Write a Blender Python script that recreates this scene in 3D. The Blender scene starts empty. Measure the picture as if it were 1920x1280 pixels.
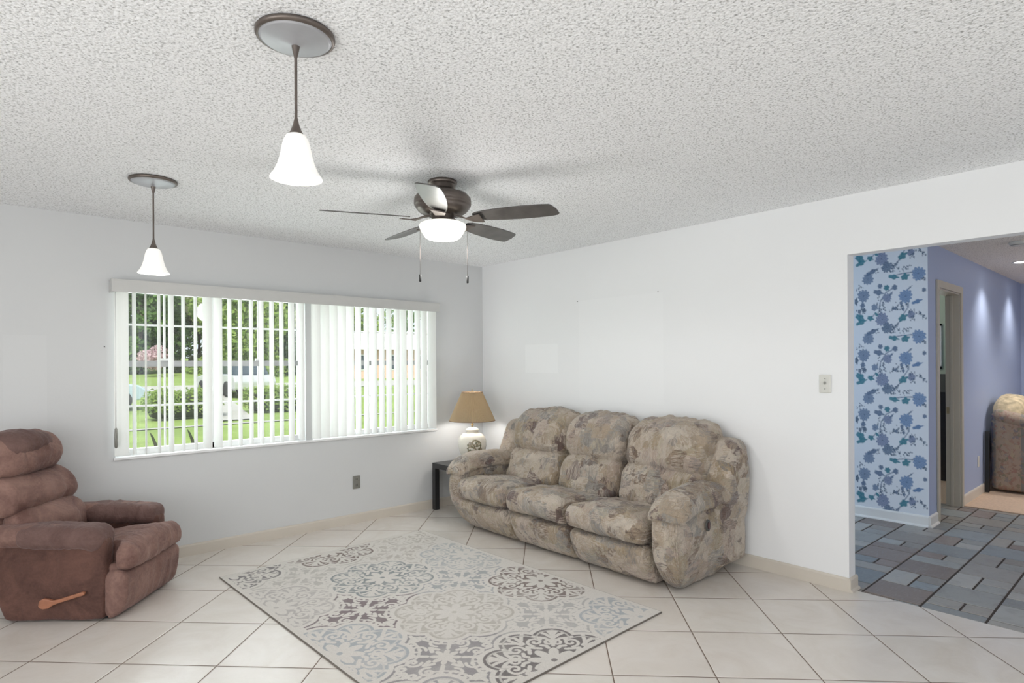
import bpy, bmesh, math, random
import numpy as np
from mathutils import Vector, Matrix

sc = bpy.context.scene
COL = sc.collection
R = math.radians
random.seed(7)

# ------------------------------------------------------------------ camera
FPX, YAW, ROLL = 1129.84, R(48.304), R(-0.34)
cd = bpy.data.cameras.new('camera')
cd.sensor_width = 36.0
cd.lens = FPX / 1920 * 36.0
cd.shift_y = 41.97 / 1920
cd.clip_start = 0.05
cd.clip_end = 500
cam = bpy.data.objects.new('camera', cd)
COL.objects.link(cam)
fw = Vector((math.cos(YAW), math.sin(YAW), 0))
rt = Vector((math.sin(YAW), -math.cos(YAW), 0))
up = Vector((0, 0, 1))
r2 = rt * math.cos(ROLL) + up * math.sin(ROLL)
u2 = -rt * math.sin(ROLL) + up * math.cos(ROLL)
m = Matrix((r2, u2, -fw)).transposed().to_4x4()
m.translation = Vector((-4.0094, -4.9656, 1.4148))
cam.matrix_world = m
sc.camera = cam

# ------------------------------------------------------------------ colour management, world, lights
sc.view_settings.view_transform = 'Standard'
sc.view_settings.look = 'None'
sc.view_settings.gamma = 1.0
sc.view_settings.use_curve_mapping = False
sc.view_settings.exposure = 0.10
sc.cycles.use_denoising = True
sc.cycles.max_bounces = 10
sc.cycles.diffuse_bounces = 6
sc.cycles.transparent_max_bounces = 12
sc.cycles.sample_clamp_indirect = 6
sc.cycles.caustics_reflective = False
sc.cycles.caustics_refractive = False

w = bpy.data.worlds.new('world')
sc.world = w
w.use_nodes = True
bg = w.node_tree.nodes['Background']
bg.inputs[0].default_value = (0.86, 0.93, 1.0, 1)
bg.inputs[1].default_value = 1.15


def lamp(kind, name, loc, power, color=(1, 1, 1), rot=None, **kw):
    d = bpy.data.lights.new(name, kind)
    d.energy = power
    d.color = color
    for k, v in kw.items():
        setattr(d, k, v)
    o = bpy.data.objects.new(name, d)
    COL.objects.link(o)
    o.location = loc
    if rot is not None:
        o.rotation_euler = rot
    return o


def aim(d):
    return Vector(d).to_track_quat('-Z', 'Y').to_euler()


lamp('SUN', 'sun', (0, 0, 20), 4.6, (1.0, 0.95, 0.86), aim((0.5, 0.7, -0.9)), angle=R(1.5))
# added fill lamps at unseen openings behind and left, then the window's daylight
lamp('AREA', 'fill_rear', (-4.0, -7.9, 1.15), 16, (1, 0.985, 0.96), aim((0, 1, 0.02)), shape='RECTANGLE', size=4.6, size_y=2.1)
lamp('AREA', 'fill_left', (-6.9, -4.6, 1.2), 74, (1, 0.99, 0.975), aim((1, 0, 0.05)), shape='RECTANGLE', size=4.2, size_y=2.0)
lamp('AREA', 'daylight_window', (-1.95, 0.30, 1.38), 38, (0.93, 0.97, 1.0), aim((0, -1, -0.15)), shape='RECTANGLE', size=2.5, size_y=1.1)
# daylight of the room beyond the opening
lamp('AREA', 'daylight_hall', (1.0, -0.35, 1.4), 42, (0.62, 0.80, 1.0), aim((0.12, -1, -0.12)), shape='RECTANGLE', size=1.4, size_y=1.5)

# ------------------------------------------------------------------ numpy helpers


def hsh(i, j, k, s):
    n = (i * 73856093) ^ (j * 19349663) ^ (k * 83492791) ^ (s * 2654435761 & 0x7fffffff)
    n = (n ^ (n >> 13)) * 1274126177 & 0x7fffffff
    n = (n ^ (n >> 16)) * 69069 & 0x7fffffff
    return (n & 0xffff) / 65535.0


def vnoise(P, s=0):
    P = np.asarray(P, float)
    i = np.floor(P).astype(np.int64)
    f = P - i
    f = f * f * (3 - 2 * f)
    out = 0
    for a in (0, 1):
        for b in (0, 1):
            for c in (0, 1):
                wgt = (f[..., 0] if a else 1 - f[..., 0]) * (f[..., 1] if b else 1 - f[..., 1]) * (f[..., 2] if c else 1 - f[..., 2])
                out = out + wgt * hsh(i[..., 0] + a, i[..., 1] + b, i[..., 2] + c, s)
    return out * 2 - 1


def fbm(P, s=0, o=3):
    P = np.asarray(P, float)
    return sum(vnoise(P * 2 ** k, s + k) * 0.5 ** k for k in range(o))


class MB:
    def __init__(self):
        self.v, self.f = [], []

    def add(self, v, f):
        o = len(self.v)
        self.v += [tuple(map(float, p)) for p in v]
        self.f += [tuple(i + o for i in q) for q in f]
        return self

    def box(self, a, b):
        x0, y0, z0 = a
        x1, y1, z1 = b
        v = [(x0, y0, z0), (x1, y0, z0), (x1, y1, z0), (x0, y1, z0), (x0, y0, z1), (x1, y0, z1), (x1, y1, z1), (x0, y1, z1)]
        return self.add(v, [(0, 3, 2, 1), (4, 5, 6, 7), (0, 1, 5, 4), (1, 2, 6, 5), (2, 3, 7, 6), (3, 0, 4, 7)])

    def obj(self, name, mat, parent=None, smooth=False, bevel=0):
        return mk(name, self.v, self.f, mat, parent, smooth, bevel)


def mk(name, v, f, mat, parent=None, smooth=True, bevel=0, flip=False):
    me = bpy.data.meshes.new(name)
    if isinstance(v, np.ndarray):
        v = v.tolist()
    me.from_pydata(v, [], f)
    if bevel:
        bm = bmesh.new()
        bm.from_mesh(me)
        bmesh.ops.bevel(bm, geom=[e for e in bm.edges if len(e.link_faces) == 2 and e.calc_face_angle(0) > 0.5],
                        offset=bevel, segments=2, affect='EDGES', profile=0.6)
        bm.to_mesh(me)
        bm.free()
    if smooth:
        me.polygons.foreach_set('use_smooth', [True] * len(me.polygons))
    me.materials.append(mat)
    me.update()
    o = bpy.data.objects.new(name, me)
    COL.objects.link(o)
    if parent is not None:
        o.parent = parent
    return o


def tag(o, label=None, cat=None, group=None, kind=None):
    if label:
        o['label'] = label
    if cat:
        o['category'] = cat
    if group:
        o['group'] = group
    if kind:
        o['kind'] = kind
    return o


def thing(name, label, cat, loc=(0, 0, 0), rz=0, group=None):
    o = bpy.data.objects.new(name, None)
    o.empty_display_size = 0.1
    COL.objects.link(o)
    o.location = loc
    o.rotation_euler = (0, 0, rz)
    return tag(o, label, cat, group)


def copy_tree(o, parent=None):
    c = o.copy()
    COL.objects.link(c)
    c.parent = parent
    for ch in [k for k in bpy.data.objects if k.parent == o]:
        copy_tree(ch, c)
    return c


def structure(o):
    o['kind'] = 'structure'
    return o


_lat = {}


def lattice(nx, ny, nz):
    key = (nx, ny, nz)
    if key in _lat:
        return _lat[key]
    idx, pts, fs = {}, [], []

    def g(i, j, k):
        if (i, j, k) not in idx:
            idx[(i, j, k)] = len(pts)
            pts.append((i / nx * 2 - 1, j / ny * 2 - 1, k / nz * 2 - 1))
        return idx[(i, j, k)]
    for i in range(nx):
        for j in range(ny):
            fs.append((g(i, j, 0), g(i, j + 1, 0), g(i + 1, j + 1, 0), g(i + 1, j, 0)))
            fs.append((g(i, j, nz), g(i + 1, j, nz), g(i + 1, j + 1, nz), g(i, j + 1, nz)))
    for i in range(nx):
        for k in range(nz):
            fs.append((g(i, 0, k), g(i + 1, 0, k), g(i + 1, 0, k + 1), g(i, 0, k + 1)))
            fs.append((g(i, ny, k), g(i, ny, k + 1), g(i + 1, ny, k + 1), g(i + 1, ny, k)))
    for j in range(ny):
        for k in range(nz):
            fs.append((g(0, j, k), g(0, j, k + 1), g(0, j + 1, k + 1), g(0, j + 1, k)))
            fs.append((g(nx, j, k), g(nx, j + 1, k), g(nx, j + 1, k + 1), g(nx, j, k + 1)))
    _lat[key] = (np.array(pts), fs)
    return _lat[key]


def softbox(lo, hi, r, step=0.022, deform=None, wr=0.0, ws=9.0, seed=0, ruffle=0.0, raxis=None):
    """rounded box between lo and hi with per-axis radii r; deform(t, p) bends it; wr adds wrinkles"""
    lo, hi = np.array(lo, float), np.array(hi, float)
    c, h = (lo + hi) / 2, (hi - lo) / 2
    r = np.minimum(np.broadcast_to(np.array(r, float), (3,)), h * 0.999)
    n = [max(4, int(round(2 * x / step))) for x in h]
    t, fs = lattice(*n)
    q = t * h
    # denser near the rims
    inner = np.clip(q, -(h - r), h - r)
    e = (q - inner) / r
    L = np.linalg.norm(e, axis=1, keepdims=True)
    # project the rim so that faces stay flat and rims round
    e2 = np.where(L > 1e-9, e / np.maximum(L, 1e-9), 0)
    mx = np.max(np.abs(e), axis=1, keepdims=True)
    p = inner + r * e2 * np.where(L > 1e-9, mx, 0)
    tt = p / h
    nrm = np.where(L > 1e-9, e2, 0)
    if wr:
        P = p + c
        nz = fbm(P * ws + seed * 7.3, seed, 3)
        rid = 1 - np.abs(fbm(P * ws * 0.6 + 31.7 + seed, seed + 9, 2)) * 2.2
        dsp = wr * (0.6 * nz + 0.7 * np.clip(rid, -0.3, 1) - 0.3)
        p = p + nrm * dsp[:, None]
    if ruffle and raxis is not None:
        P = p + c
        ax = raxis
        S = P.copy() * 5
        S[:, ax] = P[:, ax] * 55
        k = vnoise(S + seed, seed + 3)
        oth = [i for i in (0, 1, 2) if i != ax]
        edge = np.max(np.abs(tt[:, oth]) * (h[oth] > 0), axis=1)
        p = p + nrm * (ruffle * k * np.clip((edge - 0.55) * 2.2, 0, 1))[:, None]
    p = p + c
    if deform is not None:
        p = deform(tt, p)
    return p, fs


def lathe(prof, n=48, cx=0, cy=0, mod=None, close=False):
    v, f = [], []
    for k, (rr, z) in enumerate(prof):
        for i in range(n):
            a = 2 * math.pi * i / n
            q = rr * (mod(a, k) if mod else 1)
            v.append((cx + q * math.cos(a), cy + q * math.sin(a), z))
    m_ = len(prof)
    for k in range(m_ - 1 if not close else m_):
        k2 = (k + 1) % m_
        for i in range(n):
            j = (i + 1) % n
            f.append((k * n + i, k * n + j, k2 * n + j, k2 * n + i))
    return v, f


def tube(path, rad, n=10, cap=True):
    path = [Vector(p) for p in path]
    v, f = [], []
    for i, p in enumerate(path):
        a = path[max(0, i - 1)]
        b = path[min(len(path) - 1, i + 1)]
        t = (b - a).normalized()
        s = t.cross(Vector((0, 0, 1)))
        if s.length < 1e-3:
            s = Vector((1, 0, 0))
        s.normalize()
        u = s.cross(t)
        rr = rad[i] if isinstance(rad, (list, tuple)) else rad
        for k in range(n):
            an = 2 * math.pi * k / n
            v.append(tuple(p + (s * math.cos(an) + u * math.sin(an)) * rr))
    for i in range(len(path) - 1):
        for k in range(n):
            k2 = (k + 1) % n
            f.append((i * n + k, i * n + k2, (i + 1) * n + k2, (i + 1) * n + k))
    if cap:
        f.append(tuple(reversed(range(n))))
        f.append(tuple(range(len(v) - n, len(v))))
    return v, f


def prism(outline, z0, z1, axis=2):
    """outline: list of 2-D points; extruded along axis"""
    n = len(outline)

    def P(a, b, c):
        return (a, b, c) if axis == 2 else ((a, c, b) if axis == 1 else (c, a, b))
    v = [P(a, b, z0) for a, b in outline] + [P(a, b, z1) for a, b in outline]
    f = [tuple(reversed(range(n))), tuple(range(n, 2 * n))]
    for i in range(n):
        j = (i + 1) % n
        f.append((i, j, n + j, n + i))
    return v, f


def gridmesh(name, o, du, dv, nu, nv, colors, mat, parent=None, thick=None):
    """flat grid with one colour per vertex; o origin, du dv full edge vectors"""
    o, du, dv = map(lambda x: np.array(x, float), (o, du, dv))
    U, V = np.meshgrid(np.linspace(0, 1, nu + 1), np.linspace(0, 1, nv + 1), indexing='ij')
    P = o + U[..., None] * du + V[..., None] * dv
    me = bpy.data.meshes.new(name)
    nvert = (nu + 1) * (nv + 1)
    me.vertices.add(nvert)
    me.vertices.foreach_set('co', P.reshape(-1))
    i, j = np.meshgrid(np.arange(nu), np.arange(nv), indexing='ij')
    a = (i * (nv + 1) + j).reshape(-1)
    q = np.stack([a, a + nv + 1, a + nv + 2, a + 1], 1).reshape(-1)
    nf = nu * nv
    me.loops.add(nf * 4)
    me.loops.foreach_set('vertex_index', q)
    me.polygons.add(nf)
    me.polygons.foreach_set('loop_start', np.arange(nf) * 4)
    me.polygons.foreach_set('loop_total', np.full(nf, 4))
    me.update(calc_edges=True)
    at = me.color_attributes.new('paint', 'FLOAT_COLOR', 'POINT')
    C = np.ones((nvert, 4))
    C[:, :3] = colors.reshape(-1, 3)
    at.data.foreach_set('color', C.reshape(-1))
    me.materials.append(mat)
    ob = bpy.data.objects.new(name, me)
    COL.objects.link(ob)
    if parent is not None:
        ob.parent = parent
    return ob


# ------------------------------------------------------------------ materials


class NT:
    def __init__(self, name):
        self.m = bpy.data.materials.new(name)
        self.m.use_nodes = True
        self.t = self.m.node_tree
        self.b = self.t.nodes['Principled BSDF']
        self.out = self.t.nodes['Material Output']

    def n(self, typ, **kw):
        x = self.t.nodes.new('ShaderNode' + typ)
        for k, v in kw.items():
            if k == 'inp':
                for kk, vv in v.items():
                    x.inputs[kk].default_value = vv
            else:
                setattr(x, k, v)
        return x

    def l(self, a, b):
        self.t.links.new(a, b)

    def set(self, **kw):
        for k, v in kw.items():
            self.b.inputs[k.replace('_', ' ')].default_value = v
        return self

    def coord(self, scale=(1, 1, 1), rot=(0, 0, 0), loc=(0, 0, 0), kind='Object'):
        tc = self.n('TexCoord')
        mp = self.n('Mapping')
        mp.inputs['Scale'].default_value = scale
        mp.inputs['Rotation'].default_value = rot
        mp.inputs['Location'].default_value = loc
        self.l(tc.outputs[kind], mp.inputs[0])
        return mp.outputs[0]

    def noise(self, vec, scale, detail=3, rough=0.5, dist=0):
        x = self.n('TexNoise')
        x.inputs['Scale'].default_value = scale
        x.inputs['Detail'].default_value = detail
        x.inputs['Roughness'].default_value = rough
        x.inputs['Distortion'].default_value = dist
        if vec is not None:
            self.l(vec, x.inputs['Vector'])
        return x

    def ramp(self, src, stops, interp='LINEAR'):
        x = self.n('ValToRGB')
        x.color_ramp.interpolation = interp
        e = x.color_ramp.elements
        e[0].position, e[0].color = stops[0][0], (*stops[0][1], 1)
        e[1].position, e[1].color = stops[-1][0], (*stops[-1][1], 1)
        for p_, c_ in stops[1:-1]:
            q = e.new(p_)
            q.color = (*c_, 1)
        self.l(src, x.inputs[0])
        return x.outputs[0]

    def mix(self, a, b, fac, mode='MIX'):
        x = self.n('Mix', data_type='RGBA', blend_type=mode)
        for s, v in ((x.inputs[0], fac), (x.inputs[6], a), (x.inputs[7], b)):
            if isinstance(v, (int, float)):
                s.default_value = v
            elif isinstance(v, tuple):
                s.default_value = (*v[:3], 1)
            else:
                self.l(v, s)
        return x.outputs[2]

    def math(self, op, a, b=None, c=None, clamp=False):
        x = self.n('Math', operation=op, use_clamp=clamp)
        for i, v in enumerate((a, b, c)):
            if v is None:
                continue
            if isinstance(v, (int, float)):
                x.inputs[i].default_value = v
            else:
                self.l(v, x.inputs[i])
        return x.outputs[0]

    def bump(self, h, strength=0.3, dist=0.01):
        x = self.n('Bump')
        x.inputs['Strength'].default_value = strength
        x.inputs['Distance'].default_value = dist
        self.l(h, x.inputs['Height'])
        self.l(x.outputs[0], self.b.inputs['Normal'])
        return x

    def col(self, c):
        if isinstance(c, tuple):
            self.b.inputs['Base Color'].default_value = (*c, 1)
        else:
            self.l(c, self.b.inputs['Base Color'])
        return self


def simple(name, c, rough=0.5, metal=0.0, var=0.06, scale=12, bump=0.0, **kw):
    t = NT(name)
    nz = t.noise(t.coord(), scale, 3)
    lo = tuple(x * (1 - var) for x in c)
    hi = tuple(min(1, x * (1 + var)) for x in c)
    t.col(t.ramp(nz.outputs[0], [(0.3, lo), (0.7, hi)]))
    t.set(Roughness=rough, Metallic=metal, **kw)
    if bump:
        n2 = t.noise(t.coord(), scale * 8, 3)
        t.bump(n2.outputs[0], 0.4, bump)
    return t.m


def wall_mat(name, c, marks=()):
    """painted plaster; marks = (axis, a0, a1, z0, z1, factor): patches where a hung picture kept the paint cleaner"""
    t = NT(name)
    co = t.coord()
    nz = t.noise(co, 1.3, 3)
    base = t.ramp(nz.outputs[0], [(0.3, tuple(x * 0.985 for x in c)), (0.7, c)])
    if marks:
        sp = t.n('SeparateXYZ')
        t.l(co, sp.inputs[0])
        for ax, a0, a1, z0, z1, k in marks:
            A = sp.outputs[ax]
            ma = t.math('MULTIPLY', t.math('GREATER_THAN', A, a0), t.math('LESS_THAN', A, a1))
            mb = t.math('MULTIPLY', t.math('GREATER_THAN', sp.outputs[2], z0), t.math('LESS_THAN', sp.outputs[2], z1))
            base = t.mix(base, tuple(min(1, x * k) for x in c), t.math('MULTIPLY', ma, mb))
    t.col(base)
    t.set(Roughness=0.55)
    n2 = t.noise(co, 60, 4)
    t.bump(n2.outputs[0], 0.15, 0.002)
    return t.m


M_wall = wall_mat('white_wall_paint_shaded', (0.635, 0.645, 0.65), [(0, -3.88, -3.66, 1.0, 1.62, 1.02)])  # same paint as the right wall, darkened to carry the window wall's shade
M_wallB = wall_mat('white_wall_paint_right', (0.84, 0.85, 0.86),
                   [(1, -1.10, -0.66, 1.33, 1.60, 1.03), (1, -2.24, -1.36, 1.09, 1.97, 1.008)])
M_blue = wall_mat('periwinkle_wall_paint', (0.38, 0.45, 0.63))
M_green = wall_mat('pale_green_paint', (0.50, 0.58, 0.47))
M_trim = simple('cream_trim', (0.62, 0.57, 0.50), 0.45, var=0.03, scale=3)
M_trimw = simple('white_trim', (0.78, 0.77, 0.74), 0.4, var=0.02, scale=3)
M_casing = simple('beige_casing', (0.50, 0.46, 0.38), 0.4, var=0.03, scale=3)
M_white = simple('white_vinyl', (0.82, 0.82, 0.82), 0.4, var=0.01)
M_greyv = simple('grey_vinyl', (0.42, 0.42, 0.43), 0.4, var=0.02)

# popcorn ceiling


def popcorn(name, c, k=1.0):
    t = NT(name)
    co = t.coord()
    v = t.n('TexVoronoi', feature='F1')
    v.inputs['Scale'].default_value = 95 * k
    v.inputs['Randomness'].default_value = 1
    t.l(co, v.inputs['Vector'])
    nz = t.noise(co, 55 * k, 4, 0.65)
    h = t.math('ADD', t.math('MULTIPLY', t.math('SUBTRACT', 0.6, v.outputs[0]), 0.7), t.math('MULTIPLY', nz.outputs[0], 1.1))
    pit_shade = t.noise(co, 105 * k, 2, 0.6)  # dark specks put the shade of the pits into the colour
    t.col(t.ramp(pit_shade.outputs[0], [(0.32, tuple(x * 0.50 for x in c)), (0.46, tuple(x * 0.93 for x in c)), (0.6, c)]))
    t.set(Roughness=0.9)
    t.bump(h, 0.7, 0.007)
    return t.m


M_ceil = popcorn('popcorn_ceiling', (0.95, 0.965, 0.985))
M_ceil2 = popcorn('popcorn_ceiling_hall', (0.86, 0.83, 0.78))

# diagonal ceramic tiles


def tile_mat():
    t = NT('diagonal_ceramic_tile')
    S, A = 0.4631, R(45.06)
    tc = t.n('TexCoord')
    sp = t.n('SeparateXYZ')
    t.l(tc.outputs['Object'], sp.inputs[0])
    X = t.math('SUBTRACT', sp.outputs[0], -3.82186)
    Y = t.math('SUBTRACT', sp.outputs[1], -1.25895)
    ca, sa = math.cos(A), math.sin(A)
    U = t.math('DIVIDE', t.math('ADD', t.math('MULTIPLY', X, ca), t.math('MULTIPLY', Y, sa)), S)
    V = t.math('DIVIDE', t.math('SUBTRACT', t.math('MULTIPLY', X, sa), t.math('MULTIPLY', Y, ca)), S)

    def edge(q):
        f = t.math('FRACT', t.math('ADD', q, 100.0))
        return t.math('MINIMUM', f, t.math('SUBTRACT', 1.0, f))
    e = t.math('MINIMUM', edge(U), edge(V))
    grout = t.math('LESS_THAN', e, 0.0062)
    soft = t.math('MULTIPLY', t.math('MINIMUM', e, 0.02), 50.0)
    cb = t.n('CombineXYZ')
    t.l(t.math('FLOOR', t.math('ADD', U, 100)), cb.inputs[0])
    t.l(t.math('FLOOR', t.math('ADD', V, 100)), cb.inputs[1])
    wn = t.n('TexWhiteNoise', noise_dimensions='2D')
    t.l(cb.outputs[0], wn.inputs['Vector'])
    vm = t.n('VectorMath', operation='ADD')
    sc_ = t.n('VectorMath', operation='SCALE')
    sc_.inputs['Scale'].default_value = 7.0
    t.l(wn.outputs['Color'], sc_.inputs[0])
    t.l(tc.outputs['Object'], vm.inputs[0])
    t.l(sc_.outputs[0], vm.inputs[1])
    nz = t.noise(vm.outputs[0], 3.2, 5, 0.6, 1.2)
    c = t.ramp(nz.outputs[0], [(0.25, (0.64, 0.59, 0.53)), (0.5, (0.70, 0.66, 0.61)), (0.75, (0.74, 0.71, 0.67))])
    c = t.mix(c, (0.72, 0.65, 0.61), t.math('MULTIPLY', wn.outputs['Value'], 0.3))
    c = t.mix(c, (0.16, 0.11, 0.08), grout)
    t.col(c)
    sl = t.noise(vm.outputs[0], 5.0, 6, 0.62, 2.4)
    h = t.math('ADD', t.math('MULTIPLY', sl.outputs[0], 0.8), soft)
    t.bump(h, 0.25, 0.006)
    rr = t.math('ADD', t.math('MULTIPLY', grout, 0.5), 0.24)
    t.l(rr, t.b.inputs['Roughness'])
    return t.m


M_tile = tile_mat()


def stone_mat():
    t = NT('slate_look_tile')
    at = t.n('Attribute', attribute_name='paint')
    co = t.coord()
    nz = t.noise(co, 9, 6, 0.65, 1.0)
    nn = t.noise(t.coord((1, 4, 1)), 7, 5, 0.7, 2.0)
    c = t.mix(at.outputs[0], (0.36, 0.365, 0.36), t.math('MULTIPLY', t.math('SUBTRACT', nn.outputs[0], 0.5, clamp=True), 1.6, clamp=True))
    c = t.mix(c, (0.5, 0.5, 0.5), 0.75, 'OVERLAY') if False else c
    c = t.mix(c, (0.14, 0.12, 0.11), t.math('MULTIPLY', t.math('SUBTRACT', 0.5, nz.outputs[0], clamp=True), 1.6, clamp=True))
    t.col(c)
    t.set(Roughness=0.42)
    t.bump(nz.outputs[0], 0.5, 0.006)
    return t.m


M_stone = stone_mat()
M_grout = simple('brown_grout', (0.055, 0.042, 0.035), 0.9)
M_carpet = simple('beige_carpet', (0.62, 0.46, 0.34), 0.95, var=0.1, scale=60, bump=0.01)


def paint_mat(name, rough, bumpscale=0, bumpd=0.002, sheen=0):
    t = NT(name)
    at = t.n('Attribute', attribute_name='paint')
    if bumpscale:
        nz = t.noise(t.coord(), bumpscale, 3)
        t.bump(nz.outputs[0], 0.5, bumpd)
        c = t.mix(at.outputs[0], (0, 0, 0), t.math('MULTIPLY', t.math('SUBTRACT', 0.62, nz.outputs[0], clamp=True), 0.5))
        t.col(c)
    else:
        t.col(at.outputs[0])
    t.set(Roughness=rough, Sheen_Weight=sheen)
    return t.m


M_rug = paint_mat('woven_rug', 0.95, 260, 0.004, 0.2)
M_paper = paint_mat('floral_wallpaper', 0.6)


def sofa_fabric():
    t = NT('brushstroke_patchwork_upholstery')
    co = t.coord()
    dn = t.noise(co, 7, 3, 0.6)
    dd = t.n('VectorMath', operation='SCALE')
    dd.inputs['Scale'].default_value = 0.085
    sb = t.n('VectorMath', operation='SUBTRACT')
    sb.inputs[1].default_value = (0.5, 0.5, 0.5)
    t.l(dn.outputs['Color'], sb.inputs[0])
    t.l(sb.outputs[0], dd.inputs[0])
    ad = t.n('VectorMath', operation='ADD')
    t.l(co, ad.inputs[0])
    t.l(dd.outputs[0], ad.inputs[1])
    v = t.n('TexVoronoi', feature='F1', distance='CHEBYCHEV')
    v.inputs['Scale'].default_value = 7.5
    t.l(ad.outputs[0], v.inputs['Vector'])
    sep = t.n('SeparateColor')
    t.l(v.outputs['Color'], sep.inputs[0])
    v2 = t.n('TexVoronoi', feature='F1', distance='MANHATTAN')
    v2.inputs['Scale'].default_value = 13
    t.l(ad.outputs[0], v2.inputs['Vector'])
    sep2 = t.n('SeparateColor')
    t.l(v2.outputs['Color'], sep2.inputs[0])
    pal = [(0.0, (0.38, 0.31, 0.23)), (0.2, (0.46, 0.40, 0.335)), (0.36, (0.175, 0.13, 0.13)), (0.44, (0.33, 0.265, 0.17)),
           (0.58, (0.30, 0.295, 0.28)), (0.70, (0.40, 0.32, 0.27)), (0.82, (0.22, 0.165, 0.125)), (0.9, (0.50, 0.45, 0.38))]
    c1 = t.ramp(sep.outputs[0], pal, 'CONSTANT')
    c2 = t.ramp(sep2.outputs[1], [(0.0, (0.50, 0.44, 0.37)), (0.35, (0.24, 0.235, 0.235)), (0.5, (0.37, 0.30, 0.22)), (0.75, (0.15, 0.115, 0.11)), (0.85, (0.42, 0.38, 0.29))], 'CONSTANT')
    # dry-brush streaks in two directions, chosen per patch
    s1 = t.noise(t.coord((1.5, 30, 3)), 5.0, 5, 0.7)
    s2 = t.noise(t.coord((3, 4, 34)), 5.0, 5, 0.7)
    s3 = t.noise(t.coord((26, 5, 4), (0.5, 0.4, 0.6)), 5.0, 5, 0.7)
    st = t.mix(s1.outputs[0], s2.outputs[0], t.math('GREATER_THAN', sep.outputs[1], 0.5))
    st = t.mix(st, s3.outputs[0], t.math('GREATER_THAN', sep.outputs[2], 0.7))
    k = t.ramp(st, [(0.44, (0, 0, 0)), (0.56, (1, 1, 1))])
    c = t.mix(c1, c2, t.math('MULTIPLY', k, 0.85))
    big = t.noise(co, 3.5, 2)
    c = t.mix(c, (0.42, 0.36, 0.28), t.math('MULTIPLY', big.outputs[0], 0.25))
    # drawn contour lines between some patches
    ve = t.n('TexVoronoi', feature='DISTANCE_TO_EDGE')
    ve.inputs['Scale'].default_value = 7.5
    t.l(ad.outputs[0], ve.inputs['Vector'])
    ln = t.math('MULTIPLY', t.math('LESS_THAN', ve.outputs[0], 0.012), t.math('MULTIPLY', t.math('GREATER_THAN', dn.outputs[0], 0.52), 0.3))
    c = t.mix(c, (0.20, 0.15, 0.11), ln)
    c = t.mix(c, (1.0, 0.945, 0.90), 1.0, 'MULTIPLY')
    bc = t.n('BrightContrast')
    bc.inputs['Contrast'].default_value = 0.22
    bc.inputs['Bright'].default_value = 0.012
    t.l(c, bc.inputs[0])
    hs = t.n('HueSaturation')
    hs.inputs['Saturation'].default_value = 0.72
    hs.inputs['Value'].default_value = 1.05
    t.l(bc.outputs[0], hs.inputs['Color'])
    c = hs.outputs[0]
    t.col(c)
    t.set(Roughness=0.85, Sheen_Weight=0.25, Sheen_Roughness=0.5)
    wr = t.noise(co, 16, 4, 0.6, 1.5)
    fz = t.noise(co, 160, 2)
    t.bump(t.math('ADD', wr.outputs[0], t.math('MULTIPLY', fz.outputs[0], 0.10)), 0.95, 0.04)
    return t.m


def brown_fabric(name='brown_suede', c0=(0.13, 0.064, 0.052), c1=(0.28, 0.165, 0.135)):
    t = NT(name)
    co = t.coord()
    a = t.noise(co, 5, 5, 0.65, 0.8)
    b = t.noise(co, 70, 3, 0.6)
    f = t.math('ADD', t.math('MULTIPLY', a.outputs[0], 0.85), t.math('MULTIPLY', b.outputs[0], 0.2))
    t.col(t.ramp(f, [(0.38, c0), (0.66, c1)]))
    t.set(Roughness=0.8, Sheen_Weight=0.22, Sheen_Roughness=0.4)
    t.b.inputs['Sheen Tint'].default_value = (0.8, 0.65, 0.65, 1)
    wr = t.noise(co, 13, 4, 0.6, 2.0)
    t.bump(t.math('ADD', wr.outputs[0], t.math('MULTIPLY', b.outputs[0], 0.15)), 0.45, 0.02)
    return t.m


def emis(name, c, s, base=(0.9, 0.9, 0.88)):
    t = NT(name)
    t.col(base)
    t.set(Roughness=0.35)
    t.b.inputs['Emission Color'].default_value = (*c, 1)
    t.b.inputs['Emission Strength'].default_value = s
    return t.m


def thin_glass(name, c=(0.97, 0.99, 0.98), fac=0.06):
    t = NT(name)
    tr = t.n('BsdfTransparent')
    tr.inputs[0].default_value = (*c, 1)
    gl = t.n('BsdfGlossy')
    gl.inputs['Roughness'].default_value = 0.02
    mx = t.n('MixShader')
    mx.inputs[0].default_value = fac
    t.l(tr.outputs[0], mx.inputs[1])
    t.l(gl.outputs[0], mx.inputs[2])
    t.l(mx.outputs[0], t.out.inputs[0])
    return t.m


def slat_mat():
    t = NT('blind_vinyl')
    d = t.n('BsdfDiffuse')
    d.inputs[0].default_value = (0.88, 0.88, 0.88, 1)
    tr = t.n('BsdfTranslucent')
    tr.inputs[0].default_value = (0.90, 0.90, 0.87, 1)
    mx = t.n('MixShader')
    mx.inputs[0].default_value = 0.42
    t.l(d.outputs[0], mx.inputs[1])
    t.l(tr.outputs[0], mx.inputs[2])
    t.l(mx.outputs[0], t.out.inputs[0])
    return t.m


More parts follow.
